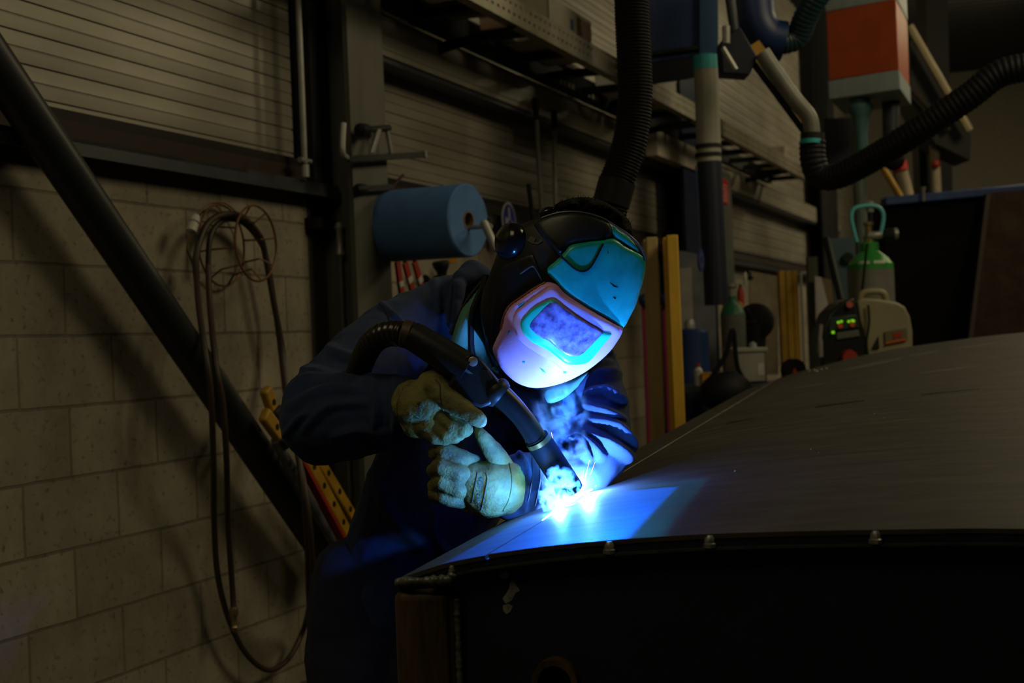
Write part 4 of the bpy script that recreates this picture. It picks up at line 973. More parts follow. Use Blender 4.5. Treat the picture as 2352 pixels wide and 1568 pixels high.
for l, r in (([(500,440),(640,350),(800,270)],12),([(520,560),(680,440),(900,400)],13),([(600,600),(760,590),(870,645),(985,695)],10),([(580,730),(760,800),(960,905)],11),([(610,890),(860,950),(1000,1110),(1075,1240)],15),([(540,990),(760,1130),(930,1230),(1040,1300)],15),([(400,1060),(560,1130),(720,1290)],15),([(330,1110),(450,1230),(600,1330)],9),([(640,300),(760,210),(830,220)],8)):
    fold(Z6(l), r*1.1+3, .024)
for l, r in (([(655,905),(700,872),(760,868),(800,872)],16),([(690,850),(740,858),(800,880)],14),([(668,930),(720,905),(770,890),(830,893)],13),([(700,985),(760,935),(840,925)],12),([(850,870),(868,930),(860,1000)],11),([(905,872),(915,930),(905,1000)],10),([(770,1000),(830,985),(900,1000)],12),([(655,1000),(690,960),(720,950)],10),([(760,800),(800,820),(850,830)],13),([(1000,650),(1005,720),(990,770)],12),([(1050,700),(1040,760),(1030,800)],10),([(880,700),(920,740),(935,790)],7),([(860,1090),(900,1180),(980,1270)],16),([(1000,1150),(1000,1230),(1040,1290)],12),([(1190,1035),(1215,1090),(1205,1170)],7)): fold(l, r*1.3, .010)
# collar
chain(jk, [(1062,640,2.66,24),(1085,625,2.68,26),(1115,640,2.70,30)])
chain(jk, [(1052,660,2.64,20),(1044,700,2.63,18),(1040,740,2.63,16)])
me = remeshed(jk, .0036, 6, .5)
# cloth: soft noise plus the pulled folds of the sleeves, raised along the surface normal
def segd(x, y, q):
    m = 1e9; tt = 0.; n = len(q)-1
    for i in range(n):
        ax, ay = q[i]; bx, by = q[i+1]; dx, dy = bx-ax, by-ay
        t = max(0,min(1,((x-ax)*dx+(y-ay)*dy)/(dx*dx+dy*dy+1e-9)))
        d = (x-ax-dx*t)**2+(y-ay-dy*t)**2
        if d < m: m = d; tt = (i+t)/n
    return math.sqrt(m), tt
nrm = [v.normal.copy() for v in me.vertices]
for v, nn in zip(me.vertices, nrm):
    c = v.co.copy(); k = V((c.x*14,c.y*14,c.z*14))
    d = .005*noise.noise(k) + .002*noise.noise(k*2.4) + .0015*abs(noise.noise(V((c.x*30,c.y*12,c.z*18))))
    if nn.y < .25:
        x, y = proj(c); best = 0.
        for q, w, h, x0, x1, y0, y1 in FOLDS:
            if x0 < x < x1 and y0 < y < y1:
                ds, t = segd(x, y, q)
                if ds < w: best = max(best, h*(1-(ds/w)**1.15)*(.3+.7*math.sin(PI*min(1,.08+.84*t))))
        d += best
    v.co = c + nn*d
jacket = place(me, 'jacket', m_jack, person, ang=180)
jbv = BVHTree.FromPolygons([tuple(v.co+LOC[person.name]) for v in jacket.data.vertices], [tuple(p.vertices) for p in jacket.data.polygons])
m_seam = M('dark_seam_thread', (.008,.012,.03), .8)
def seamline(pts, r=.0016, name='seam'):
    q = []
    for p in spl([(x,y,0) for x,y in pts], 8):
        h = hit(jbv, p[0], p[1])
        if h[0]: q.append(h[0] + h[1]*.0004)
    if len(q) > 2: MB().tube(q, r, 6).build(name, m_seam, jacket)
seamline([(866,692),(880,706),(893,730),(902,760)])
seamline([(1040,650),(1036,700),(1034,740)])
seamline([(1222,1035),(1222,1090),(1212,1150)])
seamline([(1236,1045),(1240,1100),(1228,1160)])
# --- gloves
def glove(chains, name, mat, vox=.0036, sm=4, wr=.0016):
    b = MB()
    for c in chains: chain(b, c, 16)
    me = remeshed(b, vox, sm, .5)
    for v, nn in zip(me.vertices, [v.normal.copy() for v in me.vertices]):
        c = v.co.copy(); v.co = c + nn*(wr*noise.noise(c*60) + wr*.9*abs(noise.noise(V((c.x*40,c.y*90,c.z*90)))))
    return place(me, name, mat, person, ang=180)
gr = glove([
    [(952,925,2.28,54),(962,930,2.27,58),(985,925,2.262,55),(1008,915,2.258,44),(1022,915,2.256,32)],      # cuff and palm
    [(962,968,2.27,40),(990,968,2.258,37),(1008,962,2.255,32)],
    [(1000,893,2.238,30),(1038,922,2.222,26),(1072,945,2.212,22),(1092,958,2.210,20),(1102,966,2.212,17)],   # index finger
    [(1008,948,2.250,26),(1040,976,2.236,21),(1062,986,2.234,19),(1070,988,2.248,17)],                      # middle finger
    [(998,972,2.252,24),(1022,996,2.240,19),(1044,1002,2.240,17),(1052,998,2.254,15)],                      # ring finger
    [(980,984,2.255,22),(1000,1002,2.246,18),(1022,1008,2.246,15),(1030,1002,2.258,14)],                      # little finger
    [(975,903,2.27,36),(984,880,2.265,27),(1002,866,2.26,21),(1024,862,2.258,18),(1036,872,2.256,14)],     # thumb
    ], 'right_glove', m_glove, .0027, 2)
gl = glove([
    [(1168,1112,2.315,58),(1150,1118,2.305,65),(1120,1122,2.290,65),(1095,1112,2.285,56),(1078,1102,2.280,48)],
    [(1160,1150,2.310,34),(1120,1160,2.300,30),(1090,1148,2.295,34)],
    ], 'left_glove', m_glove)
gf = glove([
    [(1086,1070,2.290,26),(1050,1050,2.260,22),(1016,1033,2.253,20),(1000,1040,2.271,17),(1012,1052,2.293,15)],   # index
    [(1084,1098,2.277,25),(1046,1086,2.245,22),(1010,1071,2.239,20),(996,1081,2.257,17),(1010,1092,2.280,15)],    # middle
    [(1082,1126,2.281,24),(1046,1120,2.249,20),(1012,1108,2.243,18),(998,1117,2.261,16),(1010,1126,2.283,14)],    # ring
    [(1076,1150,2.289,20),(1044,1150,2.261,17),(1014,1141,2.253,16),(996,1132,2.259,14),(1002,1146,2.277,13)],    # little
    [(1090,1100,2.290,44),(1086,1130,2.290,40)],
    ], 'left_glove_fingers', m_gdark, .0028, 2)
gt = glove([[(1156,1066,2.300,24),(1136,1042,2.285,24),(1118,1016,2.273,20),(1106,998,2.265,15),(1098,988,2.265,11)]], 'left_glove_thumb', m_glove)
for o in (gf, gt):
    o.parent = gl; o.location = (0,0,0)
def rim(bv, pts, r, par, nm='cuff_hem'):
    q = []
    for a in spl([(x,y,0) for x,y in pts], 6):
        h = hit(bv, a[0], a[1])
        if h[0]: q.append(h[0])
    if len(q) > 3: MB().tube(q, r, 8).build(nm, m_glove, par, ang=180)
# printing on the gloves
def printed(txt, ox, oy, size, rot, bv, mat, parent, name, sx=1., shear=0.):
    cu = bpy.data.curves.new('t','FONT'); cu.body = txt; cu.size = 1; cu.shear = shear
    o = bpy.data.objects.new('t', cu); COL.objects.link(o)
    me = bpy.data.meshes.new_from_object(o.evaluated_get(bpy.context.evaluated_depsgraph_get()))
    bpy.data.objects.remove(o)
    bm = bmesh.new(); bm.from_mesh(me)
    bmesh.ops.subdivide_edges(bm, edges=[e for e in bm.edges if e.calc_length() > .25], cuts=2)
    c, s_ = math.cos(rot), math.sin(rot); ok = True; pts = []
    for v in bm.verts:
        x, y = v.co.x*size*sx, -v.co.y*size
        h = hit(bv, ox + x*c - y*s_, oy + x*s_ + y*c)
        pts.append(None if h[0] is None else h[0] + V((0,-.0007,0)) + h[1]*.0004)
    b = MB(); bm.verts.index_update()
    good = [tuple(v.index for v in f.verts) for f in bm.faces if all(pts[v.index] is not None for v in f.verts)]
    b.add([p or V((0,0,0)) for p in pts], good)
    mm = b.mesh(name, False); bm.free()
    b2 = bmesh.new(); b2.from_mesh(mm); bmesh.ops.delete(b2, geom=[v for v in b2.verts if not v.link_faces], context='VERTS'); b2.to_mesh(mm); b2.free()
    if len(mm.polygons): return place(mm, name, mat, parent, ang=0)
def wbvh(*obs):
    vs, fs = [], []
    for o in obs:
        org = LOC[person.name]; k = len(vs)
        vs += [tuple(v.co+org) for v in o.data.vertices]; fs += [tuple(i+k for i in p.vertices) for p in o.data.polygons]
    return BVHTree.FromPolygons(vs, fs)
m_ink = M('teal_ink', (.03,.09,.10), .7)
LOC[gl.name] = LOC[person.name]; LOC[gr.name] = LOC[person.name]
printed('SOFTOUCH', 1100, 1094, 15, PI/2+.1, wbvh(gl), m_ink, gl, 'printed_word', 1.08)
printed('Touch', 964, 968, 17, -PI/2+.12, wbvh(gr), M('dark_ink', (.03,.035,.03), .7), gr, 'printed_word', 1., .3)
lb = wbvh(gl)
for l in ([(1116,1086),(1119,1100),(1114,1130),(1108,1160),(1104,1172)],[(1097,1082),(1093,1105),(1088,1130),(1084,1155)]):
    q = [h[0]+V((0,-.0006,0)) for h in [hit(lb,p[0],p[1]) for p in spl([(x,y,0) for x,y in l],5)] if h[0]]
    if len(q) > 2: MB().tube(q, .0005, 5).build('printed_line', m_ink, gl)
rb_ = wbvh(gr)
q = [h[0] for h in [hit(rb_,p[0],p[1]) for p in spl([(1000,872,0),(1010,885,0),(1012,915,0),(1020,945,0),(1040,965,0),(1065,978,0)],5)] if h[0]]
if len(q) > 2: MB().tube(q, .0013, 6).build('stitched_seam', M('leather_seam', (.09,.085,.05), .8), gr)
rim(lb, [(1150,1056),(1166,1058),(1174,1080),(1176,1110),(1170,1145),(1156,1172)], .0018, gl)
rim(rb_, [(925,892),(912,930),(916,968),(932,990)], .0018, gr)
# --- welding helmet
HC = (1290,690); HU = (.44,-.898); HR = (.898,.44); YH = 2.475
def hd(px, py):
    x, y = px-HC[0], py-HC[1]; a = x*HR[0]+y*HR[1]; b = x*HU[0]+y*HU[1]
    q = ((a+25)/222)**2 + ((b-80)/325)**2
    return YH - .165*math.sqrt(max(.0, 1-q)) if q < 1 else YH + .02*min(1,(q-1))
Z1 = lambda l: [(780+x/3.0154, 400+y/3.0154) for x, y in l]
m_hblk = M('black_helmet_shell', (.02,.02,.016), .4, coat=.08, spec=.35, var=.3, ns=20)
m_visor = M('teal_lit_visor', (.02,.58,.46), .25, coat=.15, var=.35, ns=9, spec=.4)  # lit inside seen through the visor is put into this teal
m_mask = M('white_mask_shell', (1.,.5,.82), .45, var=.07, ns=30, bump=.04, bs=300)
m_frame = M('cyan_lens_frame', (.03,.85,.5), .35, var=.1, ns=12)
m_lens = M('violet_lens', (.17,.06,.32), .3, var=.6, ns=60, c2=(.45,.36,.8), coat=.15)
helm = [(1244,499),(1205,512),(1165,540),(1146,572),(1131,612),(1113,660),(1103,705),(1108,750),(1122,795),(1142,832),(1172,868),(1230,886),(1295,878),(1345,852),(1395,808),(1426,755),(1446,720),(1468,660),(1483,596),(1470,562),(1440,533),(1410,515),(1377,500),(1330,489),(1285,490)]
helmet = patch(helm, hd, .006, .14, 16, 8).build('helmet', m_hblk, person, ang=50)
LOC[helmet.name] = LOC[person.name]
def hp(l, off, name, mat, er=8, base=0., thick=.012, step=6, z=True, ang=50, sm=True):
    return patch(Z1(l) if z else l, hd, off, thick, er, step, base, sm).build(name, mat, helmet, ang=ang)
vis = [(1440,650),(1500,598),(1560,535),(1600,492),(1700,470),(1830,452),(1905,445),(1985,500),(2060,540),(2115,600),(2112,700),(2085,800),(2055,900),(2015,980),(1965,1062),(1900,1032),(1800,974),(1680,904),(1570,825),(1500,748),(1450,700)]
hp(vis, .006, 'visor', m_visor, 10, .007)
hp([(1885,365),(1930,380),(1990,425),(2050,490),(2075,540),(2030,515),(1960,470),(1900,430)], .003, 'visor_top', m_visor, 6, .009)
# clear top shield, its dark reflection put into black colour, and V-shaped lip
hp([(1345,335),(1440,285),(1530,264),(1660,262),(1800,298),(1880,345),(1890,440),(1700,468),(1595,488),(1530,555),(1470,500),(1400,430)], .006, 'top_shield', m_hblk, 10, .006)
def hline(l, r, name, mat, o=.014, z=True):
    q = [P(p[0],p[1],hd(p[0],p[1])-o) for p in spl([(x,y,0) for x,y in (Z1(l) if z else l)], 6)]
    return MB().tube(q, r, 8).build(name, mat, helmet)
hline([(1430,430),(1480,500),(1530,560),(1585,615),(1640,660),(1685,672),(1730,650),(1770,590),(1805,520),(1825,482)], .0018, 'shield_lip', m_rubber, .0145)
hline([(1400,302),(1520,266),(1660,262),(1800,296),(1900,350),(2000,420),(2080,500),(2122,590)], .0016, 'shield_rim', M('rim_plastic', (.1,.1,.09), .3), .010)
hp([(1110,650),(1200,590),(1330,545),(1362,580),(1400,680),(1420,740),(1340,785),(1250,840),(1170,905),(1130,990),(1095,1100),(1072,1180),(1050,1100),(1045,950),(1070,780)], .006, 'cheek_panel', M('satin_black_plastic', (.010,.010,.011), .4), 8, .002, step=4)
hline([(1250,690),(1330,640),(1365,670),(1400,735)], .0012, 'panel_edge', M('rim_plastic', (.1,.1,.09), .3), .0105)
mask = [(1425,750),(1500,762),(1560,822),(1680,902),(1800,972),(1900,1030),(1958,1062),(1955,1100),(1925,1155),(1868,1232),(1780,1312),(1680,1382),(1560,1440),(1430,1474),(1330,1478),(1240,1450),(1170,1398),(1110,1330),(1075,1262),(1060,1208),(1082,1148),(1118,1068),(1142,970),(1182,908),(1262,850),(1340,796)]
hp(mask, .010, 'mask', m_mask, 9, .008, step=5)
hp([(1455,778),(1500,790),(1560,850),(1750,960),(1938,1068),(1900,1165),(1800,1278),(1690,1355),(1570,1368),(1450,1290),(1310,1205),(1230,1130),(1195,1030),(1220,950),(1300,880),(1400,812)], .005, 'mask_front_panel', m_mask, 7, .0165)
hline([(1425,750),(1340,796),(1262,850),(1182,908),(1142,970),(1118,1068)], .0022, 'red_edge', M('copper_red', (.35,.12,.06), .5), .012)
hp([(1490,866),(1440,872),(1400,890),(1330,932),(1266,1000),(1250,1045),(1274,1108),(1330,1163),(1430,1213),(1500,1263),(1562,1310),(1620,1322),(1690,1315),(1742,1288),(1800,1220),(1860,1145),(1888,1108),(1868,1096),(1822,1090),(1742,1046),(1650,986),(1560,922)], .005, 'lens_frame', m_frame, 7, .0205, step=5)
hp([(1470,885),(1440,900),(1400,938),(1342,1000),(1314,1045),(1330,1083),(1390,1130),(1450,1160),(1510,1213),(1572,1253),(1622,1264),(1670,1254),(1720,1214),(1780,1150),(1820,1106),(1806,1082),(1740,1044),(1650,990),(1560,926),(1500,884)], .002, 'lens', m_lens, 5, .0245, step=3)
for l in ([(1385,1340),(1415,1355),(1433,1380),(1405,1365)],[(1165,1085),(1178,1075),(1182,1100),(1170,1110)],[(1268,1295),(1285,1297),(1282,1310),(1268,1308)],[(1548,1365),(1575,1368),(1565,1380),(1550,1378)],[(1235,905),(1285,880),(1270,905),(1240,925)]):
    hp(l, .0006, 'paint_chip', M('teal_chip', (.03,.4,.42), .6), 3, .0185, .004, 4, sm=False)
for l in ([(1870,750),(1895,765),(1930,785),(1900,780)],[(1893,852),(1915,856),(1910,866)],[(1855,530),(1863,545),(1860,552)]):
    hp(l, .0005, 'scratch', m_rubber, 3, .0135, .003, 4, sm=False)
# knob, head band knob
k0 = P(1172,553,hd(1172,553)-.004); 
ax_ = V((-.75,-.62,.25)).normalized()
MB().lathe(k0 - ax_*.012, ax_, [(0,.030),(.012,.032),(.022,.029),(.03,.02),(.033,.008)], 28).build('side_knob', M('glossy_black_plastic', (.012,.012,.012), .18, coat=.2, spec=.4), helmet, ang=60)
MB().ball(P(1258,488,2.44), .013, (V((.016,0,.004)),V((0,.014,0)),V((-.003,0,.010)))).build('band_knob', M('glossy_black_plastic', (.012,.012,.012), .15), helmet)
MB().prism([P(x,y,hd(x,y)-.008) for x,y in Z1([(1300,460),(1325,425),(1360,445),(1345,470),(1375,470),(1390,445),(1408,462),(1372,485),(1330,478)])], (0,.003,0)).build('worn_patch', M('worn_olive', (.07,.065,.035), .5), helmet)
# neck shroud of the helmet
m_shr = M('grey_green_shroud', (.08,.24,.17), .7, var=.12, bump=.1, bs=300)
sd = lambda x, y: 2.50 + .0006*(x-1100)
patch(Z1([(940,800),(985,745),(1010,790),(990,900),(1000,1010),(1010,1130),(1050,1260),(1085,1330),(1130,1400),(1000,1320),(920,1265),(830,1255),(775,1200),(790,1090),(840,950),(890,880)]), sd, .03, .03, 30, 8).build('neck_shroud', m_shr, helmet, ang=60)
q = [P(p[0],p[1],sd(p[0],p[1])-.031) for p in spl([(x,y,0) for x,y in Z1([(1010,740),(960,850),(922,950),(910,1080),(912,1200),(925,1270)])], 6)]
MB().tube(q, [.006]*len(q), 8).build('shroud_strap', m_rubber, helmet)
q = [P(p[0],p[1],sd(p[0],p[1])-.034) for p in spl([(x,y,0) for x,y in Z1([(1020,700),(1000,850),(1010,1000),(1040,1150),(1090,1320)])], 6)]
MB().tube(q, [.009,]*len(q), 8).build('shroud_edge', m_rubber, helmet)
q = [P(p[0],p[1],2.485) for p in spl([(x,y,0) for x,y in Z1([(985,745),(900,850),(830,970),(800,1040),(770,1110)])], 6)]
MB().tube(q, .0035, 8).build('shroud_trim', m_black, helmet)
patch(Z1([(1420,1475),(1560,1440),(1700,1370),(1720,1390),(1640,1480),(1540,1560),(1440,1580)]), lambda x,y: 2.46, .008, .02, 14, 4).build('chin_flap', m_shr, helmet, ang=60)
patch(Z1([(1100,1420),(1200,1450),(1330,1490),(1450,1500),(1560,1580),(1400,1660),(1200,1700),(1080,1650)]), lambda x,y: 2.52, .03, .02, 25, 8).build('chest_bib', M('dark_bib', (.02,.025,.035), .8), helmet, ang=60)
# hair / cloth cap over the crown
cap = [(1490,215),(1560,180),(1640,160),(1740,162),(1830,188),(1910,235),(1985,295),(2020,350),(2030,430),(1960,400),(1900,345),(1800,290),(1660,258),(1520,262)]
def hr(x, y): return 2.44 + .02*noise.noise(V((x*.05,y*.05,0)))
hair = patch(Z1(cap), hr, .03, .09, 22, 6).build('hair', m_hair, person, ang=80)
LOC[hair.name] = LOC[person.name]
b = MB()
for i in range(60):
    x, y = random.uniform(1270,1452), 0
    y = lerpt([(1270,474),(1310,458),(1340,453),(1380,460),(1410,475),(1440,500),(1455,530)], x) + 4
    p = P(x,y,2.43); d = V((random.uniform(-.4,.6),-.1,random.uniform(.3,1))).normalized()*random.uniform(.004,.012)
    b.tube([p, p+d*.6, p+d+V((.002,0,-.001))], [.0005,.0004,.0001], 4)
b.build('loose_strands', m_hair, hair)
# ------------------------------------------------------------------ torch
torch = thing('welding_torch', 'black swan-neck welding torch held in the gloved hands', 'torch', P(1080,900,2.3))
m_tb = M('torch_black_plastic', (.018,.017,.014), .45, var=.25, ns=30, spec=.3)
corr([P(815,905,2.50),P(822,862,2.44),P(838,815,2.375),P(862,780,2.315),P(895,766,2.285),P(932,768,2.258)], .0195, .013, .0022, M('glossy_hose', (.02,.018,.012), .25), 'cable_sleeve', torch)
hq = [P(928,766,2.259),P(945,770,2.257),P(960,778,2.255),P(1000,803,2.250),P(1040,828,2.246),P(1075,850,2.242)]
MB().tube([hq[0]-(hq[1]-hq[0])*.2]+hq[:2], [.021,.0235,.023], 24).build('brown_collar', M('worn_brown_plastic', (.07,.04,.02), .5, var=.5, ns=60), torch)
MB().tube(hq[1:], [.0235,.0245,.0255,.027,.027], 24).build('handle', m_tb, torch)
Z3 = lambda l: [(920+x/4.6125, 720+y/4.6125) for x, y in l]
bp = Z3([(640,480),(700,435),(760,430),(840,470),(900,540),(980,640),(1060,740),(1050,775),(1000,880),(960,960),(900,985),(850,1000),(740,960),(600,900),(500,850),(470,800),(540,690),(590,560)])
MB().prism([P(x,y,2.222) for x,y in bp], (0,.045,0)).build('grip_body', m_tb, torch, bevel=.008, seg=4)
MB().lathe(P(*Z3([(768,508)])[0],2.222), (0,-1,.05), [(0,.0078),(.0022,.0078),(.0026,.007)], 24).build('round_badge', M('badge_metal', (.5,.46,.36), .35, .6, var=.4, ns=60), torch)
MB().lathe(P(*Z3([(768,508)])[0],2.2215), (0,-1,.05), [(0,.0105),(.0012,.0102)], 24).build('badge_recess', m_rubber, torch)
MB().prism([P(x,y,2.2215) for x,y in Z3([(645,565),(690,580),(740,615),(770,640),(720,635),(670,605)])], (0,.004,0)).build('grey_inlay', M('grey_inlay_plastic', (.2,.19,.15), .4), torch)
MB().prism([P(x,y,2.221) for x,y in Z3([(850,590),(920,600),(1000,720),(940,740)])], (0,.004,0)).build('ridge', m_tb, torch, bevel=.0015)
MB().prism([P(x,y,2.232) for x,y in Z3([(755,995),(790,990),(820,1010),(815,1060),(770,1045)])], (0,.02,0)).build('red_trigger', M('trigger_red', (.7,.1,.04), .45), torch, bevel=.001)
nq = spl([P(1130,895,2.242),P(1150,908,2.242),P(1185,942,2.243),P(1215,980,2.245),P(1240,1020,2.246)], 6)
MB().tube([P(1128,890,2.242),P(1136,898,2.242),P(1146,905,2.242),P(1152,910,2.242)], [.022,.026,.025,.0215], 24).build('neck_nut', m_tb, torch)
MB().tube(nq, [.0205-.0035*min(1,i/14) for i in range(len(nq))], 24).build('swan_neck', M('neck_black', (.014,.014,.013), .35, .0, spec=.4), torch)
n0 = P(1232,1004,2.247); n1 = WELD + V((-.004,.0,.0175))
nd = (n1-n0).normalized()
MB().tube([n0, n0+nd*.012, n0+nd*.0121, n1-nd*.004, n1], [.0195,.0205,.0215,.0225,.0215], 32, cap=True).build('gas_nozzle', M('nozzle_dark', (.004,.004,.004), .7, 0., spec=.12), torch)
MB().tube([n0+nd*.004, n0+nd*.012], .0212, 32).build('brass_ring', M('ring_brass', (.3,.2,.06), .35, .8), torch)
cq = spl([P(1138,925,2.250),P(1165,950,2.265),P(1200,1000,2.280),P(1222,1045,2.290)],6)
MB().tube(cq, .0012, 6).build('thin_wire', m_rubber, torch)
# ------------------------------------------------------------------ arc, smoke, sparks and lamps
AX = TA
def onseam(px, up): return S(LS, seam(px), up)
arc = thing('weld_arc', 'blinding white welding arc on the seam under the torch', 'welding arc', WELD)
hp_ = [onseam(1246,.001), onseam(1268,.003), onseam(1292,.006), onseam(1318,.0065), onseam(1340,.0045), onseam(1365,.002), onseam(1405,.001)]
MB().tube(spl(hp_,4), [.0006,.0008,.0011,.0015,.002,.0028,.0036,.0044,.005,.0054,.0056,.0056,.0052,.0048,.0043,.0038,.0033,.0028,.0024,.002,.0016,.0013,.001,.0008,.0006][:len(spl(hp_,4))], 12).build('hot_metal', emis('arc_white', (.13,.48,1.), 13, .5), arc, ang=180)
def plight(name, p, c, e, r=.003):
    l = bpy.data.lights.new(name, 'POINT'); l.color = c; l.energy = e; l.shadow_soft_size = r
    o = bpy.data.objects.new(name, l); COL.objects.link(o); o.location = p; return o
plight('arc_core', onseam(1290,.0065) - TA*.004, (.01,.17,1.), 6.0, .002)
plight('arc_flare', onseam(1283,.0075) - TA*.008, (.2,.45,.8), 2.0, .003)
plight('arc_flare', onseam(1346,.010), (.09,.27,1.), 17.0, .003)
# added shaped spots standing in for arc light thrown back by the helmet's cover glass
def glint(p, tgt, c, e, corners, soft, size=math.radians(150)):
    l = bpy.data.lights.new('added_glint', 'SPOT'); l.color = c; l.energy = e; l.spot_size = size; l.spot_blend = .1; l.shadow_soft_size = .003
    o = bpy.data.objects.new('added_glint', l); COL.objects.link(o)
    z = (V(p)-V(tgt)).normalized(); x = (TL - z*TL.dot(z)).normalized(); y = z.cross(x)
    o.matrix_world = Matrix(((x.x, y.x, z.x, p[0]),(x.y, y.y, z.y, p[1]),(x.z, y.z, z.z, p[2]),(0,0,0,1)))
    mid = (V(tgt)-V(p)).normalized()
    l.use_nodes = True; nt = l.node_tree; N = nt.nodes; L = nt.links; em = N['Emission']
    tc = N.new('ShaderNodeTexCoord'); prev = None
    for q1, q2 in corners:                        # each edge of the beam is a plane through the lamp
        n = (V(q1)-V(p)).normalized().cross((V(q2)-V(p)).normalized()).normalized()
        if n.dot(mid) < 0: n = -n
        d = N.new('ShaderNodeVectorMath'); d.operation = 'DOT_PRODUCT'; d.inputs[1].default_value = (n.dot(x), n.dot(y), n.dot(z)); L.new(tc.outputs['Normal'], d.inputs[0])
        m = N.new('ShaderNodeMapRange'); m.inputs[1].default_value = -soft; m.inputs[2].default_value = soft; L.new(d.outputs['Value'], m.inputs[0])
        if prev is None: prev = m
        else:
            q = N.new('ShaderNodeMath'); q.operation = 'MULTIPLY'; L.new(prev.outputs[0], q.inputs[0]); L.new(m.outputs[0], q.inputs[1]); prev = q
    L.new(prev.outputs[0], em.inputs['Strength'])
    return o
bs_ = bvh_of(strip_o)
hb = lambda x, y: hit(bt, x, y)[0] or hit(bs_, x, y)[0]
LP_ = P(1312,775,2.262)
glint(LP_, hb(1330,1210), (.0,.085,1.), 40, ((S(LS-.06,seam(1270)),S(LS-.06,seam(1140))),(hb(1345,1141),hb(1557,1117)),(hb(1557,1117),hb(1440,1238))), .010)
glint(LP_+V((0,-.004,.01)), hb(1330,1210), (.0,.28,.5), 6, ((S(.0,seam(1200)),S(.0,seam(1135))),(hb(1480,1052),hb(1680,1036)),(hb(1680,1036),hb(1560,1182))), .014)
def alight(name, p, tgt, size, e, c=(1.,.84,.5), sy=None):
    l = bpy.data.lights.new(name, 'AREA'); l.color = c; l.energy = e; l.size = size
    if sy: l.shape = 'RECTANGLE'; l.size_y = sy
    o = bpy.data.objects.new(name, l); COL.objects.link(o); o.location = p
    o.rotation_euler = (V(tgt)-V(p)).to_track_quat('-Z','Y').to_euler(); return o
alight('hall_lamp', (3.4,3.6,4.5), (-.4,5.2,1.2), 2.2, 74, sy=2.2)
alight('hall_lamp', (-1.2,.2,4.3), (-.2,2.6,1.), 1.6, 17, sy=1.6)
alight('hall_lamp', (4.8,8.6,4.55), (2.,9.,1.), .8, 60, sy=1.8)
alight('hall_lamp', (5.5,14.,4.6), (4.,15.,1.), .8, 90, sy=1.6)
w = bpy.data.worlds.new('world'); SC.world = w; w.use_nodes = True
w.node_tree.nodes['Background'].inputs[0].default_value = (.55,.6,.6,1); w.node_tree.nodes['Background'].inputs[1].default_value = .004
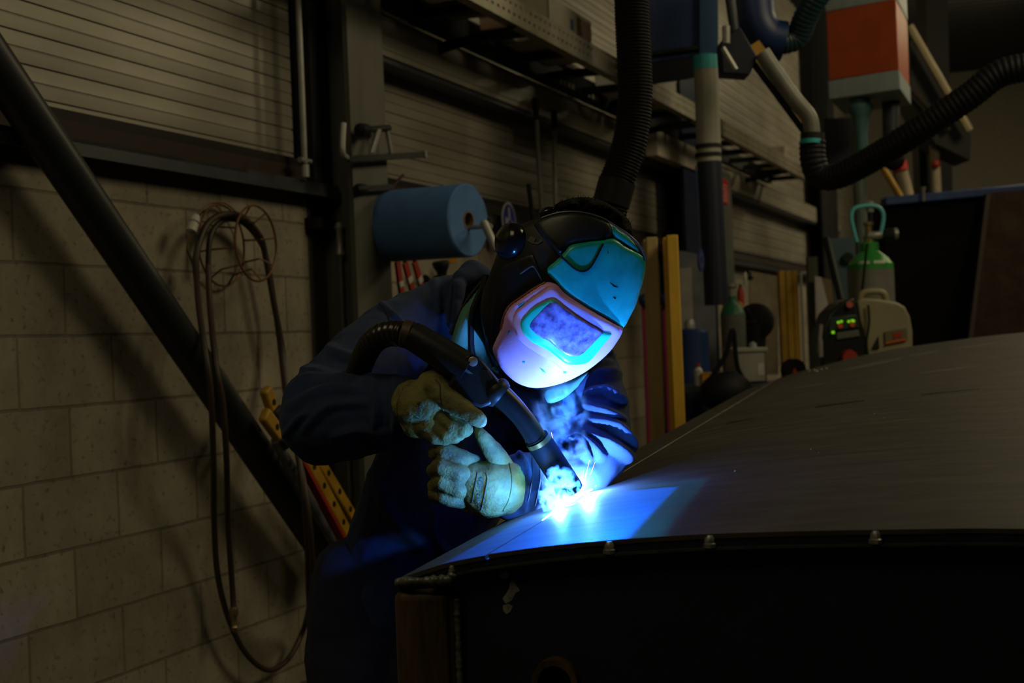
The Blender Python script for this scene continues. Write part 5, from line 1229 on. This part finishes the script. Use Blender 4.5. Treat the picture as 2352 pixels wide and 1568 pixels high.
# smoke
def smoke(name, c, ra, dens, scale, seed, lo, hi, label, colr=(.75,.85,1.)):
    b = MB(); b.ball(c, 1, ra, 20, 14)
    m = bpy.data.materials.new(name); m.use_nodes = True; nt = m.node_tree; N = nt.nodes; L = nt.links; N.clear()
    o = N.new('ShaderNodeOutputMaterial'); vs = N.new('ShaderNodeVolumeScatter'); vs.inputs['Color'].default_value = (*colr,1); vs.inputs['Anisotropy'].default_value = 0.
    L.new(vs.outputs[0], o.inputs['Volume'])
    tc = N.new('ShaderNodeTexCoord')
    # distance from the cloud's middle, in its own axes
    sz = (abs(ra[0].x), abs(ra[1].y), abs(ra[2].z))
    g0 = N.new('ShaderNodeVectorMath'); g0.operation = 'SUBTRACT'; g0.inputs[1].default_value = (0,0,sz[2]); L.new(tc.outputs['Object'], g0.inputs[0])
    g = N.new('ShaderNodeVectorMath'); g.operation = 'MULTIPLY'; g.inputs[1].default_value = tuple(1/q for q in sz); L.new(g0.outputs[0], g.inputs[0])
    ln = N.new('ShaderNodeVectorMath'); ln.operation = 'LENGTH'; L.new(g.outputs[0], ln.inputs[0])
    fo = N.new('ShaderNodeMapRange'); fo.inputs[1].default_value = 1.; fo.inputs[2].default_value = .6; L.new(ln.outputs['Value'], fo.inputs[0])
    n = N.new('ShaderNodeTexNoise'); n.noise_dimensions = '4D'; n.inputs['W'].default_value = seed; n.inputs['Scale'].default_value = scale; n.inputs['Detail'].default_value = 4; n.inputs['Distortion'].default_value = 1.2; L.new(tc.outputs['Object'], n.inputs['Vector'])
    r = N.new('ShaderNodeMapRange'); r.inputs[1].default_value = lo; r.inputs[2].default_value = hi; L.new(n.outputs['Fac'], r.inputs[0])
    mu = N.new('ShaderNodeMath'); mu.operation = 'MULTIPLY'; L.new(fo.outputs[0], mu.inputs[0]); L.new(r.outputs[0], mu.inputs[1])
    m2 = N.new('ShaderNodeMath'); m2.operation = 'MULTIPLY'; m2.inputs[1].default_value = dens; L.new(mu.outputs[0], m2.inputs[0]); L.new(m2.outputs[0], vs.inputs['Density'])
    ob_ = b.build(name, m, ang=180); tag(ob_, label, 'smoke', kind='stuff'); return ob_
up = V((0,0,1))
smoke('smoke_puff', P(1286,1132,2.228), (V((.036,0,0)),V((0,.02,0)),V((0,0,.046))), 520, 58, 1., .5, .56, 'dense white smoke puff rising beside the torch nozzle')
smoke('smoke_plume', P(1284,985,2.30), (V((.055,0,0)),V((0,.03,0)),V((0,0,.11))), 13, 34, 4., .49, .62, 'thin blue smoke drifting up before the left sleeve')

# sparks
m_sp = emis('hot_spark', (1.,.5,.22), 3.)
for i, (x0,y0,x1,y1) in enumerate(((1332,1135,1341,1078),(1336,1132,1345,1086),(1341,1112,1354,1056),(1356,1090,1367,1060),(1266,992,1270,1008),(1294,1118,1298,1128),(1302,1114,1307,1110),(1366,1118,1370,1114))):
    A, B = P(x0,y0,2.275), P(x1,y1,2.275)
    lbs = ('tall thin orange spark rising at the nozzle tip, leftmost','tall orange spark just right of the leftmost one','long orange spark leaning right above the seam','short orange spark highest on the right of the burst','lone orange spark beside the brass ring of the nozzle','tiny spark in front of the white smoke puff','tiny spark at the right of the white smoke puff','tiny white spark low on the right over the seam')
    tag(MB().tube([A, A.lerp(B,.5), B], [.0002,.00045,.0002], 5).build('spark', m_sp), lbs[i], 'spark', 'sparks flying from the arc')
vs_ = SC.view_settings; vs_.view_transform = 'Standard'; vs_.look = 'None'; vs_.gamma = 1; vs_.use_curve_mapping = False; vs_.exposure = 0.
SC.cycles.use_denoising = True
SC.cycles.sample_clamp_indirect = 4
SC.cycles.max_bounces = 6; SC.cycles.diffuse_bounces = 3; SC.cycles.glossy_bounces = 2; SC.cycles.transmission_bounces = 2; SC.cycles.transparent_max_bounces = 6
SC.cycles.volume_step_rate = 2.0; SC.cycles.adaptive_threshold = .02
SC.cycles.caustics_reflective = False; SC.cycles.caustics_refractive = False
